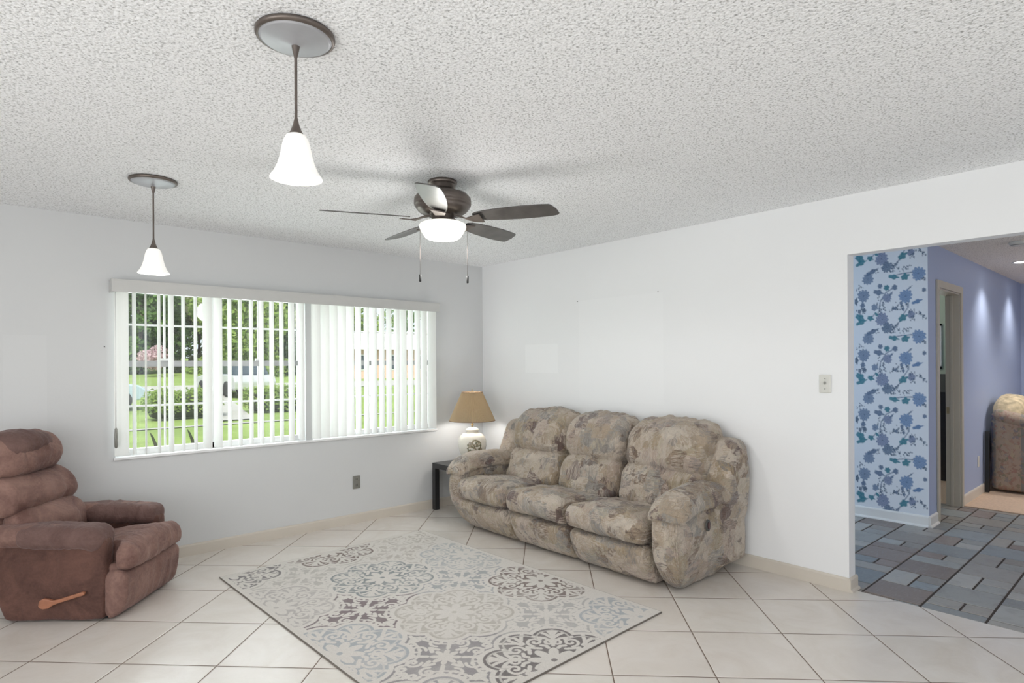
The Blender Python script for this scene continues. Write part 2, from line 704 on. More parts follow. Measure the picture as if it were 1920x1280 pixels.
M_sofa = sofa_fabric()
M_brown = brown_fabric()
M_brown2 = brown_fabric('brown_suede_cover', (0.10, 0.052, 0.045), (0.175, 0.102, 0.088))
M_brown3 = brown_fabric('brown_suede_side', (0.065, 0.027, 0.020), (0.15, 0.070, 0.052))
M_slat = slat_mat()
M_glass = thin_glass('window_glass')
M_dark = simple('black_brown_laminate', (0.022, 0.022, 0.024), 0.35, var=0.1)
M_black = simple('black_plastic', (0.01, 0.01, 0.01), 0.5)
M_bronze = simple('brushed_bronze', (0.16, 0.135, 0.12), 0.38, 0.75, var=0.1, scale=20)
M_nickel = simple('brushed_canopy_metal', (0.46, 0.47, 0.50), 0.45, 0.55, var=0.05)
M_blade = simple('grey_brown_blade_wood', (0.085, 0.08, 0.076), 0.30, 0.0, var=0.25, scale=14)
M_brass = simple('aged_brass', (0.45, 0.36, 0.22), 0.3, 0.9)
M_wood = simple('oiled_wood_lever', (0.36, 0.15, 0.085), 0.4, var=0.2, scale=18)
M_plate = simple('grey_outlet_plate', (0.26, 0.26, 0.235), 0.3, 0.3, var=0.05)
M_switch = simple('ivory_switch_plate', (0.66, 0.66, 0.62), 0.35, var=0.02)
M_grey = simple('dark_slot', (0.07, 0.07, 0.065), 0.5)
M_bulb = emis('lit_frosted_glass', (1.0, 0.97, 0.90), 1.5)
M_bowl = emis('lit_fan_bowl', (1.0, 0.97, 0.80), 1.0)

# ------------------------------------------------------------------ room shell
H = 2.44
WT = 0.10                                        # wall thickness at the opening
# back wall (with the window opening): y from 0 to .2
WX0, WX1, WZ0, WZ1 = -3.285, -0.60, 0.775, 1.985
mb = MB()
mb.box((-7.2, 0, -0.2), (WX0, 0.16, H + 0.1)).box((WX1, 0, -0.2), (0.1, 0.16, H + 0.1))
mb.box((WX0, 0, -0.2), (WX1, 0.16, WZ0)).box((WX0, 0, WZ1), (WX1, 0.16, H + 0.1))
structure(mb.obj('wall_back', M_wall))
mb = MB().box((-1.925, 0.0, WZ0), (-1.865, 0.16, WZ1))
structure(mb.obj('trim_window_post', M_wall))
# right wall with the wide opening to the next room
OY0, OY1, OZ = -5.3, -3.572, 2.075
mb = MB()
mb.box((0, OY1, -0.1), (WT, 0.0, H + 0.1)).box((0, OY0, OZ), (WT, OY1, H + 0.1)).box((0, -8.1, -0.1), (WT, OY0, H + 0.1))
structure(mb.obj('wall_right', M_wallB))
# unseen left and front walls, openings added to let fill light in
mb = MB()
mb.box((-7.2, -8.1, -0.1), (-7.0, -6.9, H + 0.1)).box((-7.2, -2.3, -0.1), (-7.0, 0.0, H + 0.1))
mb.box((-7.2, -6.9, 2.25), (-7.0, -2.3, H + 0.1)).box((-7.2, -6.9, -0.1), (-7.0, -2.3, 0.12))
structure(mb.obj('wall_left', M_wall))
mb = MB()
mb.box((-7.2, -8.2, -0.1), (-6.5, -8.0, H + 0.1)).box((-1.5, -8.2, -0.1), (0.1, -8.0, H + 0.1)).box((-6.5, -8.2, 2.25), (-1.5, -8.0, H + 0.1))
structure(mb.obj('wall_front', M_wall))
mb = MB().box((-7.2, -8.2, H), (WT * 0.5, 0.16, H + 0.12))
structure(mb.obj('ceiling', M_ceil))
mb = MB().box((-7.2, -8.2, -0.1), (0.055, 0.0, 0.0))
structure(mb.obj('floor', M_tile))

# roof slab with eaves (keeps the sky off the ceiling)
structure(MB().box((-7.6, -8.6, H + 0.12), (8.2, 0.75, H + 0.35)).obj('roof', M_wall))


def baseboard(name, a, b, nrm, mat, h=0.085, t=0.013, shoe=False):
    """a,b floor points of the wall face; nrm unit vector into the room"""
    a, b, nrm = Vector((*a, 0)), Vector((*b, 0)), Vector((*nrm, 0))
    prof = [(0, 0), (t, 0), (t, h * 0.86), (t * 0.75, h * 0.95), (t * 0.3, h), (0, h)]
    if shoe:
        prof = [(0, 0), (t + 0.014, 0), (t + 0.012, 0.010), (t, 0.018)] + prof[2:]
    v = [tuple(p + nrm * x + Vector((0, 0, z))) for p in (a, b) for x, z in prof]
    n = len(prof)
    f = [tuple(range(n)), tuple(reversed(range(n, 2 * n)))] + [(i, (i + 1) % n, n + (i + 1) % n, n + i) for i in range(n)]
    return structure(mk(name, v, f, mat, smooth=False))


baseboard('baseboard_back', (-7.0, 0), (0, 0), (0, -1), M_trim)
baseboard('baseboard_right', (0, -0.013), (0, OY1), (-1, 0), M_trim)
baseboard('baseboard_right_return', (-0.013, OY1), (WT + 0.012, OY1), (0, -1), M_trim, shoe=True)

# ------------------------------------------------------------------ window units


def window_unit(n, x0, x1):
    root = bpy.data.objects.new('window_%d' % n, None)
    COL.objects.link(root)
    root.location = ((x0 + x1) / 2, 0.10, WZ0)
    structure(root)
    hw, hh = (x1 - x0) / 2, WZ1 - WZ0
    fr = 0.028
    mb = MB()
    mb.box((-hw, -0.02, 0), (-hw + fr, 0.03, hh)).box((hw - fr, -0.02, 0), (hw, 0.03, hh))
    mb.box((-hw, -0.02, 0), (hw, 0.03, 0.045)).box((-hw, -0.02, hh - 0.04), (hw, 0.03, hh))
    mb.obj('window_frame', M_white, root)
    zr = 0.635
    MB().box((-hw + fr, -0.012, zr), (hw - fr, 0.026, zr + 0.045)).obj('meeting_rail', M_greyv, root)
    MB().box((-0.03, -0.018, zr + 0.045), (0.03, -0.004, zr + 0.06)).obj('sash_lock', M_white, root)
    mb = MB()
    for z in (0.35, 0.94):
        mb.box((-hw + fr, 0.002, z - 0.007), (hw - fr, 0.018, z + 0.007))
    mb.box((-0.006, 0.003, 0.045), (0.006, 0.017, hh - 0.04))
    mb.obj('muntin_bars', M_white, root)
    MB().box((-hw + fr, 0.007, 0.045), (hw - fr, 0.011, hh - 0.04)).obj('pane', M_glass, root)


window_unit(1, WX0, -2.625)
window_unit(2, -2.625, -1.925)
window_unit(3, -1.865, -1.232)
window_unit(4, -1.232, WX1)
structure(MB().box((WX0 - 0.012, -0.018, WZ0 - 0.014), (WX1 + 0.01, 0.09, WZ0 + 0.004)).obj('trim_sill', M_white, bevel=0.003))

# vertical blinds
bl = thing('vertical_blind', 'white vertical slat blinds hanging below a valance across the wide back wall window', 'blind', (-1.97, -0.05, WZ0))
mb = MB()
mb.box((-1.345, -0.055, 1.150), (1.345, -0.045, 1.228)).box((-1.345, -0.045, 1.150), (-1.335, 0.049, 1.228)).box((1.335, -0.045, 1.150), (1.345, 0.049, 1.228))
mb.box((-1.347, -0.057, 1.228), (1.347, 0.05, 1.236))
mb.obj('valance', simple('valance_vinyl', (0.575, 0.575, 0.56), 0.45, var=0.01), bl)
MB().box((-1.325, -0.02, 1.17), (1.325, 0.02, 1.20)).obj('head_rail', M_white, bl)
cx_l = [-3.253, -3.176, -3.104, -3.023, -2.946, -2.866, -2.784, -2.703, -2.628, -2.544, -2.466, -2.383, -2.303, -2.223, -2.145, -2.063, -1.981]
cx_r = [-1.854, -1.773, -1.697, -1.618, -1.542, -1.462, -1.381, -1.306, -1.227, -1.153, -1.068, -1.002, -0.92, -0.843, -0.77, -0.677]
ang = {0: 158, 1: 66, 2: 84, 4: 101, 7: 120, 8: 118, 15: 102, 16: 100}
angr = {0: 122, 1: 121, 2: 120, 3: 119, 4: 118, 5: 96, 11: 106, 14: 101, 15: 122}


def slat(x, deg, wd=0.089):
    a = R(deg)
    dx, dy = math.cos(a), math.sin(a)
    v = []
    n = 6
    for z in (0.018, 1.168):
        for s in (0, 1):
            for i in range(n + 1):
                q = i / n * 2 - 1
                bow = 0.007 * (1 - q * q) + s * 0.0012
                v.append((x + 1.97 + dx * q * wd / 2 - dy * bow, dy * q * wd / 2 + dx * bow, z))
    k = n + 1
    f = []
    for i in range(n):
        f.append((i, i + 1, 2 * k + i + 1, 2 * k + i))
        f.append((k + i + 1, k + i, 3 * k + i, 3 * k + i + 1))
    f += [(0, 2 * k, 3 * k, k), (k - 1, 2 * k - 1, 4 * k - 1, 3 * k - 1)]
    f.append(tuple(range(k)) + tuple(reversed(range(k, 2 * k))))
    f.append(tuple(reversed(range(2 * k, 3 * k))) + tuple(range(3 * k, 4 * k)))
    return mk('slat', v, f, M_slat, bl, smooth=False)


for i, x in enumerate(cx_l):
    slat(x, ang.get(i, 92) + random.uniform(-1.5, 1.5))
for i, x in enumerate(cx_r):
    slat(x, angr.get(i, 94) + random.uniform(-1.5, 1.5))
v, f = tube([(-1.322, -0.03, 1.15), (-1.322, -0.031, 0.22)], 0.003, 8)
wand = mk('pull_cord', v, f, M_white, bl)
v, f = lathe([(0.001, 0.22), (0.008, 0.21), (0.010, 0.15), (0.010, 0.09), (0.006, 0.08), (0.001, 0.078)], 14, -1.322, -0.031)
mk('cord_weight', v, f, M_plate, wand)

# ------------------------------------------------------------------ next room
HY = -3.49
HX = 2.06
# wallpapered wall: painted floral pattern


def wallpaper():
    y0, y1 = -3.49, -1.6
    nu, nv = 345, 440
    Y, Z = np.meshgrid(np.linspace(0, y1 - y0, nu + 1), np.linspace(0, H, nv + 1), indexing='ij')
    base = np.array([0.70, 0.735, 0.78])
    C = np.ones((nu + 1, nv + 1, 3)) * base
    # pattern units measured on the photograph: x to the left of the corner, y downward
    U = 0.75e-3
    Vv = 0.885e-3
    per_v = 612 * Vv
    per_u = 0.66
    # u = distance from right edge -> zoom x = 765 - u/U ; v from top
    top = 2.30
    u = Y
    v = top - Z
    blue, gray, teal, dark, pur = (0.095, 0.19, 0.36), (0.11, 0.165, 0.26), (0.035, 0.19, 0.25), (0.07, 0.115, 0.18), (0.14, 0.17, 0.28)
    fl = [(150, 245, 58, gray), (355, 145, 52, dark), (675, 240, 64, blue), (100, 415, 62, gray), (545, 450, 64, blue), (355, 455, 45, pur), (300, 668, 64, pur),
          (600, 635, 38, pur), (220, 542, 34, gray), (280, 330, 26, gray), (350, 352, 30, teal), (435, 355, 28, gray), (90, 515, 27, gray), (105, 566, 25, dark), (728, 402, 22, gray)]
    lv = [(190, 180, 75, 22, 25, gray), (420, 248, 58, 24, -12, teal), (540, 258, 46, 34, 20, teal), (260, 392, 58, 28, -15, gray), (655, 512, 58, 20, 17, blue),
          (175, 650, 38, 26, -20, teal), (515, 662, 52, 34, 30, teal), (60, 640, 60, 36, -30, teal), (70, 690, 66, 24, 20, teal), (345, 745, 62, 22, 20, gray),
          (585, 372, 34, 8, 40, gray), (20, 470, 20, 40, 0, dark), (500, 520, 16, 26, 10, gray), (520, 575, 15, 22, 0, gray), (440, 565, 15, 20, 0, gray), (240, 612, 28, 14, -50, teal), (395, 418, 34, 10, 50, gray)]
    rng = np.random.RandomState(3)
    dots = []
    for (x0_, y0_, x1_, y1_, n) in [(500, 195, 620, 150, 16), (390, 190, 480, 150, 14), (690, 310, 745, 290, 10), (10, 350, 90, 330, 14), (375, 585, 470, 540, 16), (480, 560, 560, 530, 14),
                                    (265, 440, 280, 600, 18), (300, 500, 345, 610, 16), (640, 600, 745, 680, 22), (600, 670, 650, 690, 8), (400, 770, 480, 710, 16), (30, 560, 110, 580, 12), (560, 600, 640, 600, 10), (160, 160, 250, 175, 8)]:
        for _ in range(n):
            s_ = rng.rand()
            dots.append((x0_ + (x1_ - x0_) * s_ + rng.randn() * 10, y0_ + (y1_ - y0_) * s_ + rng.randn() * 13, rng.uniform(5.5, 12)))
    stems = [((300, 640), (270, 560), (285, 480), (340, 400), (400, 370), (430, 330)), ((515, 640), (570, 560), (575, 500)), ((420, 240), (500, 225), (600, 220), (660, 235)), ((60, 690), (60, 600), (90, 500), (100, 440)),
             ((180, 655), (230, 600), (300, 640)), ((400, 780), (440, 740), (480, 700), (510, 670)), ((330, 745), (400, 720), (430, 780))]

    def put(mask, col, k=1.0):
        mk_ = np.clip(mask, 0, 1)[..., None] * k
        C[:] = C * (1 - mk_) + np.array(col) * mk_
    for ru in (0, 1, 2):
        for rv in range(-1, 5):
            gx = 765 - (u - ru * per_u) / U
            gy = (v - rv * per_v) / Vv + 95
            if gx.max() < -60 or gx.min() > 840:
                continue
            for st in stems:
                for (a, b) in zip(st[:-1], st[1:]):
                    ax_, ay_, bx_, by_ = *a, *b
                    L2 = (bx_ - ax_) ** 2 + (by_ - ay_) ** 2
                    tt_ = np.clip(((gx - ax_) * (bx_ - ax_) + (gy - ay_) * (by_ - ay_)) / L2, 0, 1)
                    d = np.hypot(gx - ax_ - tt_ * (bx_ - ax_), gy - ay_ - tt_ * (by_ - ay_))
                    put((8 - d) / 4, gray, 0.75)
            for i, (fx, fy, fr_, c_) in enumerate(fl):
                dx, dy = gx - fx, gy - fy
                rr, th = np.hypot(dx, dy), np.arctan2(dy, dx)
                npet = 11 if fr_ > 40 else 6
                edge = fr_ * 1.12 * (0.80 + 0.24 * np.abs(np.cos(th * npet / 2 + i)) + 0.05 * np.sin(th * 3 + i))
                m_ = (edge - rr) / 7
                put(m_, c_, 0.95)
                if fr_ > 30:
                    inner = np.clip(0.5 + 0.5 * np.cos(th * npet + i * 2) * np.sin(rr / fr_ * 10), 0, 1) * (rr < edge * 0.9)
                    put(inner * 0.42, (0.42, 0.52, 0.68))
                    put((fr_ * 0.16 - rr) / 5, dark, 0.6)
            for (lx, ly, la, lb, an, c_) in lv:
                ca, sa = math.cos(-R(an)), math.sin(-R(an))
                dx, dy = gx - lx, gy - ly
                a_ = (dx * ca + dy * sa) / la
                b_ = (-dx * sa + dy * ca) / lb
                th = np.arctan2(b_, a_)
                lob = 1.18 + 0.2 * np.cos(5 * th)
                m_ = (lob - (np.abs(a_) ** 1.4 + np.abs(b_) ** 1.2)) * 3.2
                put(m_, c_, 0.95)
                put((0.10 - np.abs(b_)) * 6 * (np.abs(a_) < 0.8), (0.36, 0.48, 0.62), 0.35)
            for (dx_, dy_, dr_) in dots:
                if (gx.max() < dx_ - 15) or (gx.min() > dx_ + 15):
                    continue
                d2 = np.hypot(gx - dx_, gy - dy_)
                put((dr_ - d2) / 4, dark, 0.8)
    C = np.clip(C, 0, 1)
    o = gridmesh('wall_wallpaper', (HX - 0.0015, y0, 0), (0, y1 - y0, 0), (0, 0, H), nu, nv, C, M_paper)
    structure(o)


wallpaper()
structure(MB().box((HX, HY, 0), (HX + 0.115, -0.10, H)).obj('wall_hall_partition', M_blue))
DX0, DX1, DZ = 2.36, 3.13, 2.07
mb = MB()
mb.box((HX + 0.115, HY, 0), (DX0, HY + 0.115, H)).box((DX1, HY, 0), (7.2, HY + 0.115, H)).box((DX0, HY, DZ), (DX1, HY + 0.115, H))
structure(mb.obj('wall_hall_left', M_blue))
structure(MB().box((6.35, -7.0, 0), (6.5, HY, H)).obj('wall_hall_end', M_blue))
structure(MB().box((0.1, -7.15, 0), (6.5, -7.0, H)).obj('wall_hall_right', M_blue))
structure(MB().box((0.1, -0.12, 0), (HX + 0.115, 0.0, H)).obj('wall_kitchen', M_wall))
structure(MB().box((WT * 0.5, -7.15, H), (8.0, 0.0, H + 0.12)).obj('ceiling_hall', M_ceil2))
structure(MB().box((3.185, -7.15, -0.1), (8.0, HY, 0.006)).obj('floor_carpet', M_carpet))
structure(MB().box((0.055, -7.15, -0.1), (3.185, 0.0, -0.004)).obj('floor_grout', M_grout))
structure(MB().box((3.185, HY, -0.1), (8.0, 0.0, 0.0)).obj('floor_bedroom', M_carpet))


def stone_floor():
    rng = np.random.RandomState(11)
    pal = [(0.24, 0.265, 0.28), (0.32, 0.325, 0.315), (0.27, 0.25, 0.23), (0.36, 0.35, 0.33), (0.25, 0.265, 0.27), (0.30, 0.285, 0.265), (0.25, 0.205, 0.185)]
    v, f, cols = [], [], []
    g = 0.006
    Wc = 0.305

    def tile(x0, x1, y0, y1):
        x0, x1 = max(x0, 0.058), min(x1, 3.18)
        if x1 - x0 < 0.02:
            return
        x0 += g; x1 -= g; y0 += g; y1 -= g
        b = len(v)
        e = 0.003
        v.extend([(x0, y0, -0.004), (x1, y0, -0.004), (x1, y1, -0.004), (x0, y1, -0.004),
                  (x0 + e, y0 + e, 0), (x1 - e, y0 + e, 0), (x1 - e, y1 - e, 0), (x0 + e, y1 - e, 0)])
        f.extend([(b + 4, b + 5, b + 6, b + 7), (b, b + 1, b + 5, b + 4), (b + 1, b + 2, b + 6, b + 5), (b + 2, b + 3, b + 7, b + 6), (b + 3, b, b + 4, b + 7)])
        c = np.array(pal[rng.randint(len(pal))]) * rng.uniform(0.85, 1.15)
        cols.extend([c] * 5)
    y = -3.62 + Wc * 11
    k = 0
    while y > -7.0:
        x = -0.25 - (k * 0.17) % 0.4
        while x < 3.2:
            t_ = rng.rand()
            h_ = 0.30
            tile(x, x + h_, y - Wc, y)                 # one full-width tile
            x += h_
            h2 = 0.30
            if t_ < 0.5:
                s_ = 0.4 + 0.2 * rng.rand()
                ym = y - Wc * s_
                tile(x, x + h2, ym, y)
                tile(x, x + h2 / 2, y - Wc, ym)
                tile(x + h2 / 2, x + h2, y - Wc, ym)
            else:
                tile(x, x + h2 / 2, y - Wc, y)
                ym = y - Wc * 0.55
                tile(x + h2 / 2, x + h2, ym, y)
                tile(x + h2 / 2, x + h2, y - Wc, ym)
            x += h2
        y -= Wc
        k += 1
    me = bpy.data.meshes.new('floor_stone')
    me.from_pydata(v, [], f)
    at = me.color_attributes.new('paint', 'FLOAT_COLOR', 'CORNER')
    ls = []
    for p_, c_ in zip(me.polygons, cols):
        ls.extend([(*c_, 1.0)] * p_.loop_total)
    at.data.foreach_set('color', np.array(ls).reshape(-1))
    me.materials.append(M_stone)
    o = bpy.data.objects.new('floor_stone', me)
    COL.objects.link(o)
    structure(o)


stone_floor()
baseboard('baseboard_wallpaper', (HX - 0.002, -0.12), (HX - 0.002, HY), (-1, 0), M_trimw, 0.095, 0.014, True)
baseboard('baseboard_partition_return', (HX - 0.014, HY), (DX0 - 0.075, HY), (0, -1), M_trimw, 0.095, 0.014, True)
baseboard('baseboard_hall_left', (DX1 + 0.07, HY), (6.35, HY), (0, -1), M_trim, 0.10, 0.013)

dr = bpy.data.objects.new('door_1', None)
COL.objects.link(dr)
dr.location = (DX0, HY, 0)
structure(dr)
wD = DX1 - DX0
mb = MB()
mb.box((-0.065, -0.016, 0), (0.0, 0.0, DZ + 0.065)).box((wD, -0.016, 0), (wD + 0.065, 0, DZ + 0.065)).box((0, -0.016, DZ), (wD, 0, DZ + 0.065))
mb.obj('casing', M_casing, dr, bevel=0.004)
mb = MB()
mb.box((0, 0, 0), (0.014, 0.115, DZ)).box((wD - 0.014, 0, 0), (wD, 0.115, DZ)).box((0.014, 0, DZ - 0.014), (wD - 0.014, 0.115, DZ))
mb.box((wD - 0.026, 0.05, 0), (wD - 0.014, 0.075, DZ)).box((0.014, 0.05, 0), (0.026, 0.075, DZ))
mb.obj('jamb', M_casing, dr, bevel=0.002)
MB().box((wD - 0.0165, 0.085, 0.90), (wD - 0.0138, 0.108, 0.965)).obj('strike_plate', M_brass, dr)
# bedroom beyond the door
structure(MB().box((5.3, -3.37, 0), (5.4, -0.1, H)).obj('wall_bedroom_end', M_green))
structure(MB().box((HX + 0.115, -0.2, 0), (5.4, -0.1, H)).obj('wall_bedroom_back', M_green))
wr_ = bpy.data.objects.new('window_5', None)
COL.objects.link(wr_)
wr_.location = (5.3, -2.45, 1.32)
structure(wr_)
M_sky = emis('bright_sky_behind_bedroom_window', (0.9, 1.0, 0.97), 2.2)
MB().box((-0.012, -0.37, 0.03), (-0.004, 0.37, 0.55)).obj('pane', M_sky, wr_)
mb = MB()
mb.box((-0.02, -0.40, 0), (0, -0.37, 0.58)).box((-0.02, 0.37, 0), (0, 0.40, 0.58)).box((-0.02, -0.4, 0.55), (0, 0.4, 0.58)).box((-0.02, -0.4, 0), (0, 0.4, 0.03))
mb.obj('window_frame', M_white, wr_)
cab = thing('cabinet', 'dark cabinet with sloping top seen through the doorway past the flowered wallpaper', 'cabinet', (4.9, -2.95, 0))
v, f = prism([(-0.35, 0), (0.30, 0), (0.30, 1.15), (-0.05, 1.26), (-0.35, 1.05)], -0.13, 0.9, axis=1)
mk('body', v, f, M_dark, cab, smooth=False)
lamp('POINT', 'bedroom_light', (4.2, -1.6, 2.1), 22, (1, 1, 0.95), shadow_soft_size=0.1)

# ------------------------------------------------------------------ rug
RU, RV = 1.6157, 2.352
RA = R(1.667)


def rug():
    root = thing('area_rug', 'pale rug with grey, blue and brown scrollwork medallions on the tiles before the sofa', 'rug', (-2.80, -0.672, 0), RA)
    nu, nv = 560, 815
    U, V = np.meshgrid(np.linspace(0, RU, nu + 1), np.linspace(0, RV, nv + 1), indexing='ij')
    cream = np.array([0.64, 0.605, 0.56])
    C = np.ones((nu + 1, nv + 1, 3)) * cream
    PU, PV = 0.705, 0.77
    brown, bluegray, pale, purple = (0.20, 0.145, 0.125), (0.25, 0.27, 0.275), (0.44, 0.41, 0.355), (0.215, 0.165, 0.17)
    lblue, lbeige, lgray = (0.42, 0.44, 0.46), (0.51, 0.47, 0.42), (0.46, 0.44, 0.42)
    medc = {(0, 0): (0.20, 0.18, 0.18), (1, 0): brown, (2, 0): lbeige, (0, 1): (0.50, 0.465, 0.44), (1, 1): bluegray, (2, 1): (0.46, 0.47, 0.47), (0, 2): lblue, (1, 2): (0.515, 0.475, 0.42),
            (2, 2): (0.22, 0.165, 0.145), (0, 3): (0.36, 0.34, 0.35), (1, 3): (0.175, 0.15, 0.145), (2, 3): lblue}
    starc = {(0, 0): (0.52, 0.49, 0.45), (1, 0): (0.52, 0.475, 0.43), (0, 1): purple, (1, 1): (0.385, 0.39, 0.395), (0, 2): (0.31, 0.285, 0.29), (1, 2): (0.47, 0.45, 0.43)}

    def seg(px, py, pts):
        d = np.full(px.shape, 9.0)
        for a, b in zip(pts[:-1], pts[1:]):
            L2 = (b[0] - a[0]) ** 2 + (b[1] - a[1]) ** 2 + 1e-12
            t_ = np.clip(((px - a[0]) * (b[0] - a[0]) + (py - a[1]) * (b[1] - a[1])) / L2, 0, 1)
            d = np.minimum(d, np.hypot(px - a[0] - t_ * (b[0] - a[0]), py - a[1] - t_ * (b[1] - a[1])))
        return d

    def spiral(cx, cy, r0, turns, a0, sgn=1, n=22):
        return [(cx + r0 * (1 - 0.82 * i / n) * math.cos(a0 + sgn * turns * 2 * math.pi * i / n), cy + r0 * (1 - 0.82 * i / n) * math.sin(a0 + sgn * turns * 2 * math.pi * i / n)) for i in range(n + 1)]

    def fold(px, py):
        """octant fold: x >= y >= 0"""
        a, b = np.abs(px), np.abs(py)
        return np.maximum(a, b), np.minimum(a, b)
    S = 0.35
    CX, CY = PU / 2 / S, PV / 2 / S

    def outl(x, y, r):
        return np.maximum.reduce([0.66 - r, 0.34 - np.hypot(x - 0.62, y), 0.30 - np.hypot(x - 0.475, y - 0.475)])

    def medallion(px, py):
        x, y = fold(px / S, py / S)
        r, th = np.hypot(px / S, py / S), np.arctan2(py, px)
        # scalloped outline: four big side lobes, four corner lobes
        out = outl(x, y, r)
        body = out > 0
        rim = (out > 0) & (out < 0.045)
        inner = out > 0.075
        ink = np.zeros(px.shape)
        ink[inner] = 1
        ink[rim] = 1.0
        lines = [spiral(0.55, 0.19, 0.13, 1.25, -2.2, 1), spiral(0.40, 0.33, 0.10, 1.2, 2.6, -1), [(0.62, 0.02), (0.84, 0.06), (0.93, 0.0)],
                 [(0.66, 0.0), (0.78, 0.13), (0.86, 0.22)], [(0.38, 0.38), (0.52, 0.52), (0.64, 0.64)], [(0.48, 0.46), (0.62, 0.48), (0.70, 0.47)], [(0.54, 0.53), (0.66, 0.58)],
                 [(0.42, 0.38), (0.54, 0.38), (0.62, 0.34)], [(0.36, 0.11), (0.43, 0.05), (0.52, 0.0)], [(0.30, 0.20), (0.36, 0.22), (0.42, 0.18)], [(0.30, 0.30), (0.34, 0.34)], [(0.70, 0.30), (0.62, 0.33), (0.56, 0.30)]]
        for i, ln_ in enumerate(lines):
            wd = 0.024 if i < 2 else 0.030
            ink[seg(x, y, ln_) < wd] = 0
        # centre flower
        pet = 0.36 * (0.50 + 0.50 * np.abs(np.cos(4 * th)))
        ink[(r < pet)] = 0
        ink[(r < 0.045)] = 1
        ink[(out > 0.045) & (out <= 0.075)] = 0.25
        return body, ink

    def star(px, py):
        x, y = fold(px / S, py / S)
        r, th = np.hypot(px / S, py / S), np.arctan2(py, px)
        # concave star left between four medallions: points along the axes and diagonals
        qx, qy = fold(np.abs(px / S) - CX, np.abs(py / S) - CY)
        o_ = outl(qx, qy, np.hypot(qx, qy))
        body = (o_ < -0.075) & (np.abs(px / S) < CX) & (np.abs(py / S) < CY)
        ink = np.where(body, 1.0, 0)
        ink[(o_ > -0.16) & (o_ < -0.115)] = 0.1
        for i, ln_ in enumerate([spiral(0.42, 0.17, 0.12, 1.2, -2.4, 1), spiral(0.62, 0.13, 0.09, 1.1, 2.2, -1), [(0.66, 0.0), (0.86, 0.0)], [(0.66, 0.02), (0.74, 0.08)],
                                  [(0.18, 0.18), (0.45, 0.45)], [(0.34, 0.30), (0.50, 0.34)], [(0.24, 0.05), (0.36, 0.0)]]):
            ink[seg(x, y, ln_) < (0.024 if i < 2 else 0.032)] = 0
        pet = 0.22 * (0.45 + 0.55 * np.abs(np.cos(4 * th)))
        ink[r < pet] = 0
        return body, ink
    worn = fbm(np.stack([U * 9, V * 9, U * 0], -1), 5, 3)
    for (i, j), c_ in medc.items():
        cx, cy = 0.065 + PU * i, 0.0 + PV * j
        body, ink = medallion(U - cx, V - cy)
        k = (ink * body * np.clip(0.95 + 0.25 * worn, 0.4, 1))[..., None]
        C = C * (1 - k) + np.array(c_) * 0.9 * k
    for (i, j), c_ in starc.items():
        cx, cy = 0.065 + PU * (i + 0.5), PV * (j + 0.5)
        body, ink = star(U - cx, V - cy)
        k = (ink * body * np.clip(0.95 + 0.25 * worn, 0.4, 1))[..., None]
        C = C * (1 - k) + np.array(c_) * 0.9 * k
    m_ = ((U < 0.03) | (U > RU - 0.03) | (V < 0.03) | (V > RV - 0.03))
    C[m_] = cream
    C = C[:, ::1]
    o = gridmesh('pile', (0, 0, 0.009), (RU, 0, 0), (0, -RV, 0), nu, nv, C, M_rug, root)
    # the grid runs towards -y, so its faces point down: turn them
    o.data.flip_normals()
    MB().box((-0.003, -RV - 0.003, 0.0005), (RU + 0.003, 0.003, 0.0085)).obj('backing', M_rugedge, root)


M_rugedge = simple('rug_binding', (0.17, 0.15, 0.13), 0.9)
rug()

# ------------------------------------------------------------------ sofa
SX, SY = 0.0, -1.80                               # sofa origin: wall face, centre of its length
sofa = thing('reclining_sofa', 'three seat reclining sofa in beige and mauve brushstroke print against the white wall', 'sofa', (SX, SY, 0))


def S(lo, hi):                                    # lo/hi given as (d, y, z) with d = distance from the wall
    return (-hi[0], lo[1], lo[2]), (-lo[0], hi[1], hi[2])


def sofa_part(name, lo, hi, r, deform=None, wr=0.006, seed=0, step=0.02, ruffle=0.0, raxis=None, ws=9.0, parent=sofa, mat=None):
    a, b = S(lo, hi)
    p, f = softbox(a, b, r, step, deform, wr, ws, seed, ruffle, raxis)
    return mk(name, p, f, mat or M_sofa, parent)


